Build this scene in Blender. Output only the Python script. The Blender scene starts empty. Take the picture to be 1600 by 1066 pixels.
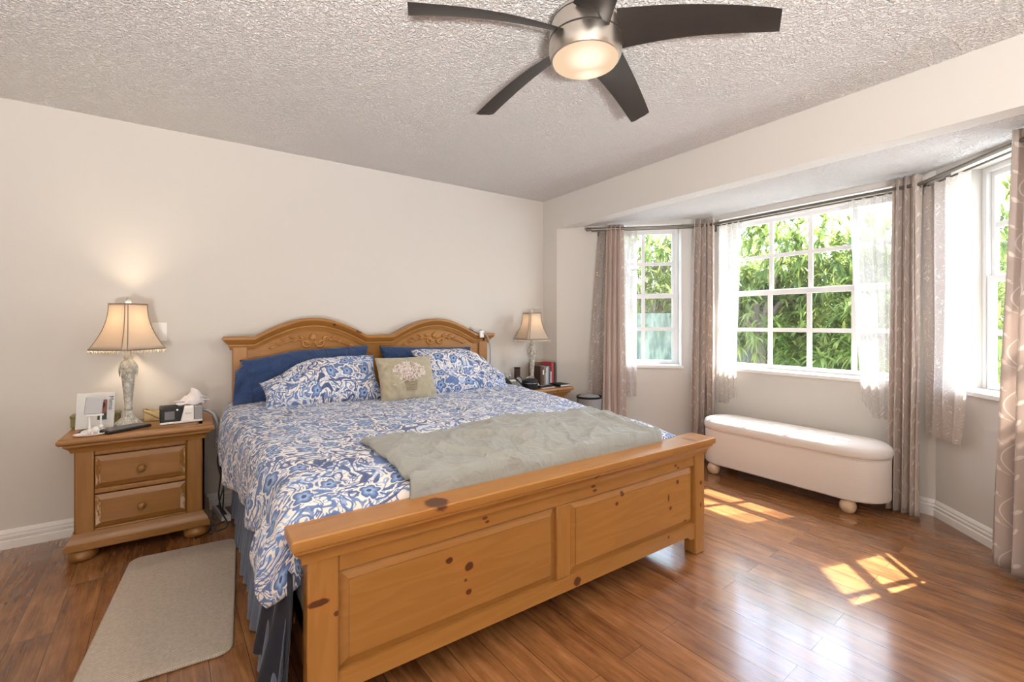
import bpy, bmesh, math, random
import numpy as np
from mathutils import Vector, Matrix, noise as mnoise

PI = math.pi
sc = bpy.context.scene
col = sc.collection
rnd = random.Random(7)

# ------------------------------------------------------------------ camera
cam_d = bpy.data.cameras.new('camera')
cam_d.sensor_width = 36.0
cam_d.lens = 15.976
cam_d.shift_y = -0.0171
cam_d.clip_start = 0.02
cam = bpy.data.objects.new('camera', cam_d)
col.objects.link(cam)
cam.location = (-2.8553, -3.5849, 1.2196)
cam.rotation_euler = (PI / 2, 0, -math.radians(34.604))
sc.camera = cam

# ------------------------------------------------------------------ exposure, world, sun
sc.view_settings.view_transform = 'Standard'
sc.view_settings.look = 'None'
sc.view_settings.gamma = 1.0
sc.view_settings.use_curve_mapping = False
sc.view_settings.exposure = -0.08
sc.cycles.max_bounces = 12
sc.cycles.diffuse_bounces = 6
sc.cycles.glossy_bounces = 4
sc.cycles.transparent_max_bounces = 16
sc.cycles.sample_clamp_indirect = 6.0

SUN_DIR = Vector((0.948, -0.318, 1.30)).normalized()      # towards the sun
SKY_STRENGTH = 5.0
SUN_STRENGTH = 42.0
FILL_UPLIGHT = 430.0  # power of the added fill light behind the camera
w = bpy.data.worlds.new('sky')
sc.world = w
w.use_nodes = True
wn = w.node_tree
wn.nodes.clear()
sky = wn.nodes.new('ShaderNodeTexSky')
sky.sky_type = 'NISHITA'
sky.sun_disc = False
sky.sun_elevation = math.radians(52.4)
sky.sun_rotation = math.radians(108.5)
sky.dust_density = 2.0
hs = wn.nodes.new('ShaderNodeMix')
hs.data_type = 'RGBA'
hs.inputs[0].default_value = 0.50
wn.links.new(sky.outputs[0], hs.inputs[6])
hs.inputs[7].default_value = (1.0, 0.985, 0.96, 1)
bg = wn.nodes.new('ShaderNodeBackground')
bg.inputs['Strength'].default_value = SKY_STRENGTH
wo = wn.nodes.new('ShaderNodeOutputWorld')
wn.links.new(hs.outputs[2], bg.inputs['Color'])
wn.links.new(bg.outputs[0], wo.inputs[0])

sun_d = bpy.data.lights.new('sun', 'SUN')
sun_d.energy = SUN_STRENGTH
sun_d.angle = math.radians(0.55)
sun_d.color = (1.0, 0.95, 0.88)
sun = bpy.data.objects.new('sun', sun_d)
col.objects.link(sun)
sun.location = (6, -4, 8)
sun.rotation_euler = SUN_DIR.to_track_quat('Z', 'Y').to_euler()

# ------------------------------------------------------------------ node helpers
class S:
    """a socket with arithmetic"""
    def __init__(s, g, o): s.g, s.o = g, o
    def __add__(a, b): return a.g.m('ADD', a, b)
    __radd__ = __add__
    def __sub__(a, b): return a.g.m('SUBTRACT', a, b)
    def __rsub__(a, b): return a.g.m('SUBTRACT', b, a)
    def __mul__(a, b): return a.g.m('MULTIPLY', a, b)
    __rmul__ = __mul__
    def __truediv__(a, b): return a.g.m('DIVIDE', a, b)

class G:
    def __init__(s, name):
        s.mat = bpy.data.materials.new(name)
        s.mat.use_nodes = True
        s.nt = s.mat.node_tree
        s.nt.nodes.clear()
        s.out = s.nt.nodes.new('ShaderNodeOutputMaterial')
    def n(s, t): return s.nt.nodes.new(t)
    def put(s, inp, v):
        if isinstance(v, S): s.nt.links.new(v.o, inp)
        elif v is not None:
            if isinstance(v, (tuple, list)) and len(v) == 3 and inp.type == 'RGBA': v = (*v, 1)
            inp.default_value = v
    def m(s, op, a, b=None, c=None, clamp=False):
        n = s.n('ShaderNodeMath'); n.operation = op; n.use_clamp = clamp
        s.put(n.inputs[0], a); s.put(n.inputs[1], b)
        if c is not None: s.put(n.inputs[2], c)
        return S(s, n.outputs[0])
    def smooth(s, x, lo, hi, a=0.0, b=1.0):
        n = s.n('ShaderNodeMapRange'); n.interpolation_type = 'SMOOTHSTEP'
        s.put(n.inputs[0], x)
        for i, v in ((1, lo), (2, hi), (3, a), (4, b)): s.put(n.inputs[i], v)
        return S(s, n.outputs[0])
    def mix(s, f, a, b, blend='MIX'):
        n = s.n('ShaderNodeMix'); n.data_type = 'RGBA'; n.blend_type = blend
        s.put(n.inputs[0], f); s.put(n.inputs[6], a); s.put(n.inputs[7], b)
        return S(s, n.outputs[2])
    def coord(s, which='Object'):
        n = s.n('ShaderNodeTexCoord'); return S(s, n.outputs[which])
    def geo(s, which):
        n = s.n('ShaderNodeNewGeometry'); return S(s, n.outputs[which])
    def rand(s):
        n = s.n('ShaderNodeObjectInfo'); return S(s, n.outputs['Random'])
    def sep(s, v):
        n = s.n('ShaderNodeSeparateXYZ'); s.put(n.inputs[0], v)
        return [S(s, o) for o in n.outputs]
    def comb(s, x, y, z):
        n = s.n('ShaderNodeCombineXYZ')
        for i, v in enumerate((x, y, z)): s.put(n.inputs[i], v)
        return S(s, n.outputs[0])
    def vm(s, op, a, b):
        n = s.n('ShaderNodeVectorMath'); n.operation = op
        s.put(n.inputs[0], a); s.put(n.inputs[1], b)
        return S(s, n.outputs['Value' if op in ('LENGTH', 'DISTANCE', 'DOT_PRODUCT') else 'Vector'])
    def mapping(s, v, loc=(0, 0, 0), rot=(0, 0, 0), scale=(1, 1, 1)):
        n = s.n('ShaderNodeMapping'); s.put(n.inputs[0], v)
        n.inputs[1].default_value = loc; n.inputs[2].default_value = rot; n.inputs[3].default_value = scale
        return S(s, n.outputs[0])
    def noise(s, v, scale, detail=2.0, rough=0.5, dist=0.0, color=False):
        n = s.n('ShaderNodeTexNoise'); s.put(n.inputs['Vector'], v)
        n.inputs['Scale'].default_value = scale; n.inputs['Detail'].default_value = detail
        n.inputs['Roughness'].default_value = rough; n.inputs['Distortion'].default_value = dist
        return S(s, n.outputs[1 if color else 0])
    def voro(s, v, scale, feature='F1', rnd=1.0, out='Distance', dim='3D'):
        n = s.n('ShaderNodeTexVoronoi'); n.feature = feature; n.voronoi_dimensions = dim
        s.put(n.inputs['Vector'], v); n.inputs['Scale'].default_value = scale
        n.inputs['Randomness'].default_value = rnd
        return S(s, n.outputs[out])
    def ramp(s, f, stops, mode='LINEAR'):
        n = s.n('ShaderNodeValToRGB'); s.put(n.inputs[0], f)
        cr = n.color_ramp; cr.interpolation = mode
        while len(cr.elements) < len(stops): cr.elements.new(0.5)
        for e, (p, c) in zip(cr.elements, stops): e.position = p; e.color = (*c, 1)
        return S(s, n.outputs[0])
    def bump(s, h, strength=0.3, dist=0.01, normal=None):
        n = s.n('ShaderNodeBump'); s.put(n.inputs['Height'], h)
        n.inputs['Strength'].default_value = strength; n.inputs['Distance'].default_value = dist
        if normal is not None: s.put(n.inputs['Normal'], normal)
        return S(s, n.outputs[0])
    def pbr(s, base, rough=0.5, normal=None, metal=0.0, spec=0.5, **kw):
        n = s.n('ShaderNodeBsdfPrincipled')
        s.put(n.inputs['Base Color'], base); s.put(n.inputs['Roughness'], rough)
        s.put(n.inputs['Metallic'], metal); n.inputs['Specular IOR Level'].default_value = spec
        if normal is not None: s.put(n.inputs['Normal'], normal)
        for k, v in kw.items(): s.put(n.inputs[k], v)
        return S(s, n.outputs[0])
    def sh(s, t, color=None, normal=None, **kw):
        n = s.n(t)
        if color is not None: s.put(n.inputs['Color'], color)
        if normal is not None: s.put(n.inputs['Normal'], normal)
        for k, v in kw.items(): s.put(n.inputs[k], v)
        return S(s, n.outputs[0])
    def mixsh(s, f, a, b):
        n = s.n('ShaderNodeMixShader'); s.put(n.inputs[0], f)
        s.nt.links.new(a.o, n.inputs[1]); s.nt.links.new(b.o, n.inputs[2])
        return S(s, n.outputs[0])
    def end(s, sh):
        s.nt.links.new(sh.o, s.out.inputs[0]); return s.mat

def plain(name, c, rough=0.5, metal=0.0, nscale=0.0, namp=0.0, spec=0.5, bump=0.0, **kw):
    g = G(name); base = c; nrm = None
    v = g.coord()
    nz = g.noise(v, nscale or 30.0, 3)
    base = g.mix(nz * (namp or 0.12), c, tuple(x * 0.7 for x in c))
    if bump: nrm = g.bump(nz, bump, 0.004)
    return g.end(g.pbr(base, rough, nrm, metal, spec, **kw))

# ------------------------------------------------------------------ materials
M = {}
def mk_wall(name, c):
    g = G(name); v = g.coord()
    nz = g.noise(v, 140, 2); big = g.noise(v, 1.3, 2)
    base = g.mix(big * 0.25, c, tuple(x * 0.95 for x in c))
    return g.end(g.pbr(base, 0.65, g.bump(nz, 0.12, 0.002), spec=0.3))
M['wall'] = mk_wall('cream_wall_paint', (0.645, 0.622, 0.590))
M['wallbay'] = M['wall']
M['walldark'] = mk_wall('bounce_cutting_taupe', (0.36, 0.315, 0.27))  # unseen walls made darker to cut light bounced onto the footboard
def mk_ceiling():
    g = G('popcorn_ceiling'); v = g.coord()
    a = g.noise(v, 85, 3, 0.6); b = g.voro(v, 105)
    h = g.smooth(a, 0.36, 0.62) * 0.8 + (1.0 - b) * 0.45
    return g.end(g.pbr((0.92, 0.895, 0.88), 0.9, g.bump(h, 1.0, 0.014), spec=0.1))
M['ceiling'] = mk_ceiling()
M['white'] = plain('white_gloss_paint', (0.86, 0.855, 0.84), 0.35, nscale=8, namp=0.05)
M['vinyl'] = plain('white_window_vinyl', (0.84, 0.845, 0.85), 0.3, nscale=8, namp=0.05)
def mk_floor():
    g = G('floor_planks'); v = g.coord()
    r = g.mapping(v, (0.02, 0.047, 0), (0, 0, math.radians(87.1)))
    def brick(c1, c2, mort):
        n = g.n('ShaderNodeTexBrick'); g.put(n.inputs['Vector'], r)
        n.offset = 0.43; n.offset_frequency = 2; n.squash = 1.0
        for k, x in (('Color1', c1), ('Color2', c2), ('Mortar', mort)): n.inputs[k].default_value = (*x, 1)
        n.inputs['Scale'].default_value = 1.0; n.inputs['Mortar Size'].default_value = 0.0011
        n.inputs['Mortar Smooth'].default_value = 0.3; n.inputs['Bias'].default_value = 0.0
        n.inputs['Brick Width'].default_value = 0.93; n.inputs['Row Height'].default_value = 0.119
        return n
    n = brick((0, 0, 0), (1, 1, 1), (0.5, 0.5, 0.5))
    tone = S(g, n.outputs['Color']); gap = S(g, n.outputs['Fac'])
    x, y, z = g.sep(r); tx = g.sep(tone)[0]
    gv = g.comb(x * 1.6, y * 17.0, tx * 9.0)
    grain = g.noise(gv, 2.2, 5, 0.62, 0.7)
    fine = g.noise(g.comb(x * 6.0, y * 160.0, tx * 5.0), 1.5, 3, 0.6)
    cloud = g.noise(g.comb(x * 2.2, y * 5.0, tx * 4.0), 2.0, 4, 0.6)
    f = grain * 0.55 + cloud * 0.45 + (tx - 0.5) * 0.13 + (fine - 0.5) * 0.25
    c = g.ramp(f, [(0.26, (0.080, 0.028, 0.011)), (0.43, (0.170, 0.066, 0.022)), (0.58, (0.270, 0.115, 0.040)), (0.76, (0.40, 0.195, 0.078))])
    c = g.mix(gap, c, (0.035, 0.014, 0.007))
    hgt = (1.0 - gap) + grain * 0.02
    nrm = g.bump(hgt, 0.25, 0.0012)
    return g.end(g.pbr(c, 0.24, nrm, spec=0.5, **{'Coat Weight': 0.6, 'Coat Roughness': 0.12}))
M['floor'] = mk_floor()

def pine(name, axis='X', tone=1.0, knots=(), worn=False, seed=0.0):
    """honey pine with grain along axis; knots = (x, y, z, rx, rz) in the thing's own space"""
    g = G(name); v = g.coord(); x, y, z = g.sep(v)
    r = g.rand() * 7.0 + seed
    if axis == 'X': gv = g.comb(x * 0.9, y * 9.0 + r, z * 9.0)
    elif axis == 'Z': gv = g.comb(x * 9.0 + r, y * 9.0, z * 0.9)
    else: gv = g.comb(x * 9.0 + r, y * 0.9, z * 9.0)
    warp = g.noise(gv, 1.0, 3, 0.5, 0.4)
    bands = g.m('FRACT', warp * 7.0 + g.noise(gv, 3.0, 2) * 0.6)
    bands = g.smooth(bands, 0.0, 0.75) * (1.0 - g.smooth(bands, 0.85, 1.0))
    fine = g.noise(gv, 9.0, 3, 0.6)
    t = tone * 0.77
    c = g.mix(bands * 0.55, (0.44 * t, 0.198 * t, 0.047 * t), (0.35 * t, 0.142 * t, 0.028 * t))
    c = g.mix(fine * 0.35, c, (0.50 * t, 0.245 * t, 0.068 * t))
    for (kx, ky, kz, rx, rz) in knots:
        d = g.comb((x - kx) / rx, (y - ky) / 0.05, (z - kz) / rz)
        ln = g.vm('LENGTH', d, (0, 0, 0))
        wob = ln + (g.noise(v, 60.0, 2) - 0.5) * 0.5
        c = g.mix(g.smooth(wob, 1.0, 3.2, 0.42, 0.0), c, (0.36, 0.13, 0.03))
        c = g.mix(g.smooth(wob, 0.75, 1.05, 0.95, 0.0), c, (0.075, 0.022, 0.008))
    if worn:
        e = g.smooth(g.noise(g.comb(x * 30.0, y * 30.0, z * 8.0), 1.0, 4, 0.7), 0.46, 0.56)
        c = g.mix(e * 0.8, c, (0.66, 0.53, 0.40))
    nrm = g.bump(bands * 0.5 + fine, 0.06, 0.002)
    return g.end(g.pbr(c, 0.33, nrm, spec=0.45))

def mk_floral():
    g = G('blue_scroll_print_cotton'); uv = g.coord('UV')
    x, y, z = g.sep(uv)
    wv = g.noise(uv, 5.5, 2, 0.5, color=True)
    sc_ = g.n('ShaderNodeVectorMath'); sc_.operation = 'SCALE'
    g.put(sc_.inputs[0], g.vm('SUBTRACT', wv, (0.5, 0.5, 0.5))); sc_.inputs['Scale'].default_value = 0.10
    p = g.vm('ADD', uv, S(g, sc_.outputs[0]))
    # scrolls: contour bands of a soft noise
    n1 = g.noise(p, 8.5, 1.0, 0.4, 1.3)
    b = g.m('FRACT', n1 * 6.5)
    scroll = g.smooth(g.m('ABSOLUTE', b - 0.5), 0.145, 0.225, 1.0, 0.0)
    n2 = g.noise(p, 17.0, 1.0, 0.4, 1.6)
    b2 = g.m('FRACT', n2 * 5.0)
    leaf = g.smooth(g.m('ABSOLUTE', b2 - 0.5), 0.19, 0.25, 1.0, 0.0)
    # flowers
    vd = g.voro(p, 9.5, 'F1', 0.85, 'Distance', '2D')
    vp = g.n('ShaderNodeTexVoronoi'); vp.voronoi_dimensions = '2D'; g.put(vp.inputs['Vector'], p)
    vp.inputs['Scale'].default_value = 9.5; vp.inputs['Randomness'].default_value = 0.85
    pos = S(g, vp.outputs['Position']); rc = S(g, vp.outputs['Color'])
    dx, dy, dz = g.sep(g.vm('SUBTRACT', p, pos))
    ang = g.m('ARCTAN2', dy, dx)
    pet = vd / (0.66 + 0.34 * g.m('ABSOLUTE', g.m('COSINE', ang * 2.5)))
    rr, rg, rb = g.sep(rc)
    isf = g.smooth(rr, 0.5, 0.55)
    fl_out = g.smooth(pet, 0.44, 0.48, 1.0, 0.0) * isf
    fl_in = g.smooth(pet, 0.36, 0.40, 1.0, 0.0) * isf
    fl_core = g.smooth(vd, 0.07, 0.10, 1.0, 0.0) * isf
    white = (0.80, 0.76, 0.72); navy = (0.045, 0.070, 0.175); mid = (0.095, 0.17, 0.37); light = (0.33, 0.46, 0.70)
    tone = g.mix(g.smooth(g.noise(uv, 3.0, 2), 0.4, 0.6), navy, mid)
    c = g.mix(leaf * 0.9, white, g.mix(g.smooth(g.noise(uv, 9.0, 2), 0.45, 0.6), mid, light))
    c = g.mix(scroll * 0.95, c, tone)
    c = g.mix(fl_out, c, white)
    c = g.mix(fl_in, c, g.mix(g.smooth(pet, 0.08, 0.34), light, (0.075, 0.13, 0.30)))
    c = g.mix(fl_core, c, navy)
    weave = g.noise(uv, 320.0, 1)
    cr = g.noise(uv, 6.0, 3, 0.55)
    nrm = g.bump(cr, 0.25, 0.02, g.bump(weave, 0.1, 0.001))
    return g.end(g.pbr(c, 0.8, nrm, spec=0.2, **{'Sheen Weight': 0.15}))
M['floral'] = mk_floral()

def cloth(name, c, rough=0.85, wrinkle=0.3, wscale=7.0, weave=350.0, sheen=0.2, dark=0.75, crease=0.0):
    g = G(name); v = g.coord()
    w1 = g.noise(v, wscale, 4, 0.55, 0.6); w2 = g.noise(v, weave, 1)
    base = g.mix(w2 * 0.5, c, tuple(x * dark for x in c))
    nrm = g.bump(w1, wrinkle, 0.03, g.bump(w2, 0.15, 0.001))
    if crease:
        for sc_, amp in ((3.2, 1.0), (6.5, 0.6)):
            r_ = g.noise(v, sc_, 2, 0.5, 1.2)
            nrm = g.bump(g.smooth(g.m('ABSOLUTE', r_ - 0.5), 0.0, 0.045, 1.0, 0.0), crease * amp, 0.010, nrm)
    return g.end(g.pbr(base, rough, nrm, spec=0.2, **{'Sheen Weight': sheen}))
M['navy'] = cloth('navy_pillowcase', (0.030, 0.060, 0.155), wrinkle=0.5, crease=0.4)
M['slate'] = cloth('slate_blue_bedskirt', (0.105, 0.125, 0.185), wrinkle=0.15)
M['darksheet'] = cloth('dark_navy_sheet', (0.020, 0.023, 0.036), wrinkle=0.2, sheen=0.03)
M['blanket'] = cloth('sage_grey_blanket', (0.285, 0.29, 0.27), 0.7, 0.5, 8.0, crease=0.32)
M['sagevelvet'] = cloth('sage_cushion_velvet', (0.40, 0.355, 0.255), 0.8, 0.3, 12.0, sheen=0.4)
M['rib'] = cloth('ribbon_embroidery', (0.74, 0.66, 0.62), 0.5, 0.2)
M['ribpink'] = cloth('pink_ribbon_embroidery', (0.62, 0.46, 0.45), 0.5, 0.2)
M['ribbrown'] = cloth('brown_basket_embroidery', (0.36, 0.29, 0.20), 0.7, 0.2)
M['linen'] = cloth('cream_bench_linen', (0.82, 0.755, 0.70), 0.85, 0.08, 5.0)
M['mattress'] = cloth('mattress_ticking', (0.7, 0.7, 0.68))

def mk_rug():
    g = G('woven_grey_mat'); v = g.coord(); x, y, z = g.sep(v)
    a = g.m('SINE', x * 900.0) * g.m('SINE', y * 700.0 + g.noise(v, 40, 2) * 3.0)
    n = g.noise(v, 90, 3)
    c = g.mix(g.smooth(a + (n - 0.5) * 2.0, -0.6, 0.8), (0.36, 0.305, 0.25), (0.52, 0.455, 0.385))
    return g.end(g.pbr(c, 0.9, g.bump(a * 0.5 + n, 0.35, 0.002), spec=0.15))
M['rug'] = mk_rug()

def mk_drape():
    g = G('taupe_leaf_drape'); uv = g.coord('UV'); x, y, z = g.sep(uv)
    px, pz = 0.13, 0.26
    cell = g.m('FLOOR', x / px)
    yy = y + g.m('FRACT', cell * 0.37) * pz
    u = (g.m('FRACT', x / px) - 0.5) * px
    stem = 0.030 * g.m('SINE', yy * (2 * PI / pz))
    line = g.smooth(g.m('ABSOLUTE', u - stem), 0.0016, 0.0034, 1.0, 0.0)
    tot = line
    for k, (fx, fz, a, L, W) in enumerate(((0.045, 0.052, 0.9, 0.021, 0.009), (-0.043, 0.143, -0.8, 0.021, 0.009), (0.039, 0.217, 0.5, 0.018, 0.0075), (-0.048, 0.018, -1.1, 0.015, 0.0065))):
        v = (g.m('FRACT', yy / pz) * pz) - fz
        uu = u - fx
        ca, sa = math.cos(a), math.sin(a)
        e = g.m('POWER', (uu * sa + v * ca) / L, 2.0) + g.m('POWER', (uu * ca - v * sa) / W, 2.0)
        tot = g.m('MAXIMUM', tot, g.smooth(e, 0.8, 1.1, 1.0, 0.0))
        # stalk
        tot = g.m('MAXIMUM', tot, g.smooth(g.m('ABSOLUTE', v + g.m('ABSOLUTE', uu) * 0.6 + 0.005), 0.001, 0.003, 0.8, 0.0) * g.smooth(u * fx, 0.0, 0.0002) * g.smooth(g.m('ABSOLUTE', u), abs(fx), abs(fx) + 0.004, 1.0, 0.0))
    wv = g.noise(g.comb(x * 3.0, y * 160.0, 0.0), 4.0, 2)
    wv2 = g.noise(g.comb(x * 300.0, y * 3.0, 0.0), 2.0, 2)
    base = g.mix(wv * 0.4 + wv2 * 0.2, (0.64, 0.555, 0.505), (0.545, 0.465, 0.42))
    c = g.mix(tot, base, (0.86, 0.79, 0.73))
    nrm = g.bump(wv + wv2, 0.08, 0.001)
    rough = g.m('SUBTRACT', 0.62, tot * 0.2)
    a = g.pbr(c, rough, nrm, spec=0.3, **{'Sheen Weight': 0.3})
    t = g.sh('ShaderNodeBsdfTranslucent', c)
    return g.end(g.mixsh(0.33, a, t))
M['drape'] = mk_drape()
def mk_lining():
    g = G('plain_taupe_drape_lining'); uv = g.coord('UV'); x, y, z = g.sep(uv)
    wv = g.noise(g.comb(x * 3.0, y * 160.0, 0.0), 4.0, 2)
    c = g.mix(wv * 0.4, (0.64, 0.53, 0.475), (0.56, 0.455, 0.41))
    return g.end(g.mixsh(0.2, g.pbr(c, 0.7, None, spec=0.25), g.sh('ShaderNodeBsdfTranslucent', c)))
M['lining'] = mk_lining()
def mk_sheer(name, alpha, tint):
    g = G(name); uv = g.coord('UV')
    n1 = g.noise(uv, 13.0, 0.5, 0.3, 1.4)
    b = g.m('FRACT', n1 * 5.0)
    line = g.smooth(g.m('ABSOLUTE', b - 0.5), 0.025, 0.05, 1.0, 0.0)
    x, y, z = g.sep(uv)
    thread = g.noise(g.comb(x * 500.0, y * 60.0, 0.0), 1.0, 1)
    c = g.mix(line, tint, (0.93, 0.90, 0.87))
    solid = g.mixsh(0.55, g.sh('ShaderNodeBsdfDiffuse', c), g.sh('ShaderNodeBsdfTranslucent', c))
    f = line * 0.22 + alpha + (thread - 0.5) * 0.15
    return g.end(g.mixsh(f, g.sh('ShaderNodeBsdfTransparent', (1, 1, 1)), solid))
M['sheer'] = mk_sheer('embroidered_sheer', 0.86, (0.70, 0.63, 0.59))
M['sheerw'] = mk_sheer('white_voile_sheer', 0.52, (0.74, 0.70, 0.67))
M['sheerg'] = mk_sheer('unlit_folded_sheer', 0.96, (0.50, 0.44, 0.40))  # same sheer, tint greyed where no daylight shines through the folds
def mk_glass():
    g = G('window_glass')
    lw = g.n('ShaderNodeLayerWeight'); lw.inputs[0].default_value = 0.5
    f = g.m('POWER', S(g, lw.outputs['Facing']), 5.0) * 0.9 + 0.035
    return g.end(g.mixsh(f, g.sh('ShaderNodeBsdfTransparent', (0.96, 0.98, 0.97)), g.sh('ShaderNodeBsdfGlossy', (1, 1, 1), Roughness=0.0)))
M['glass'] = mk_glass()
M['nickel'] = plain('brushed_nickel', (0.66, 0.61, 0.55), 0.30, 1.0, 40, 0.2)
M['darkring'] = plain('dark_ring', (0.03, 0.027, 0.024), 0.4)
def mk_blade():
    g = G('espresso_fan_blade'); v = g.coord(); n = g.noise(v, 14, 3, 0.6, 0.4)
    c = g.mix(n, (0.020, 0.017, 0.016), (0.034, 0.028, 0.025))
    return g.end(g.pbr(c, 0.38, None, spec=0.3))
M['blade'] = mk_blade()
def emit(name, c, strength):
    g = G(name); v = g.coord(); n = g.noise(v, 9, 2)
    return g.end(g.sh('ShaderNodeEmission', g.mix(n * 0.2, c, tuple(x * 0.9 for x in c)), Strength=strength))
def mk_bowl():
    g = G('lit_fan_diffuser'); v = g.coord()      # frosted bowl, hottest in front of the two bulbs
    d = g.vm('LENGTH', g.vm('SUBTRACT', v, (-0.03, -0.045, -0.265)), (0, 0, 0))
    d2 = g.vm('LENGTH', g.vm('SUBTRACT', v, (0.05, 0.03, -0.265)), (0, 0, 0))
    f = g.smooth(g.m('MINIMUM', d, d2 + 0.02), 0.015, 0.095, 1.0, 0.0)
    return g.end(g.sh('ShaderNodeEmission', g.mix(f, (1.0, 0.71, 0.47), (1.45, 1.22, 0.92)), Strength=1.02))
M['diffuser'] = mk_bowl()
M['bulb'] = emit('lit_bulb', (1.0, 0.78, 0.52), 6.0)
def mk_shade():
    g = G('pleated_lamp_shade_silk'); v = g.coord(); n = g.noise(v, 260, 2)
    c = g.mix(n * 0.3, (0.72, 0.635, 0.54), (0.63, 0.545, 0.455))
    return g.end(g.mixsh(0.5, g.pbr(c, 0.8, None, spec=0.2), g.sh('ShaderNodeBsdfTranslucent', c)))
M['shade'] = mk_shade()
def mk_stone():
    g = G('antique_grey_plaster'); v = g.coord(); n = g.noise(v, 45, 4, 0.65)
    c = g.mix(g.smooth(n, 0.35, 0.65), (0.30, 0.29, 0.255), (0.60, 0.58, 0.52))
    return g.end(g.pbr(c, 0.6, g.bump(n, 0.5, 0.003), spec=0.35))
M['stone'] = mk_stone()
M['rod'] = plain('pewter_curtain_rod', (0.17, 0.155, 0.13), 0.35, 0.8)
M['black'] = plain('black_plastic', (0.012, 0.012, 0.014), 0.5, spec=0.25)
M['cord'] = plain('black_cord_rubber', (0.02, 0.018, 0.017), 0.55)
M['greyp'] = plain('grey_plastic', (0.33, 0.33, 0.34), 0.4)
M['tub'] = plain('smoky_water_tub', (0.34, 0.34, 0.37), 0.15, **{'Transmission Weight': 0.3})
M['whitep'] = plain('white_plastic', (0.82, 0.81, 0.80), 0.35)
M['pinkp'] = plain('pale_pink_ceramic', (0.78, 0.70, 0.71), 0.25)
M['screen'] = plain('dark_screen', (0.075, 0.075, 0.085), 0.3)
M['olive'] = plain('olive_card', (0.20, 0.17, 0.065), 0.6)
M['gold'] = plain('gold_foil_paper', (0.50, 0.38, 0.18), 0.42, 0.35, 25, 0.4, bump=0.3)
M['silver'] = plain('chrome', (0.65, 0.65, 0.66), 0.2, 1.0)
M['binm'] = plain('grey_bin', (0.27, 0.265, 0.26), 0.5)
M['paper'] = plain('book_pages', (0.78, 0.73, 0.64), 0.8)
M['maskcloth'] = cloth('white_mask_cloth', (0.74, 0.70, 0.72), 0.8, 0.4, 25.0)
M['cardw'] = plain('white_card', (0.70, 0.72, 0.73), 0.4)
M['mirrorgrey'] = plain('grey_phone_back', (0.40, 0.41, 0.43), 0.35)
M['bluewater'] = plain('pale_blue_bottle', (0.55, 0.66, 0.72), 0.08, **{'Transmission Weight': 0.7})

# ------------------------------------------------------------------ geometry helpers
def lerp(a, b, t): return a + (b - a) * t
def sstep(t):
    t = max(0.0, min(1.0, t)); return t * t * (3 - 2 * t)

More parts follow.
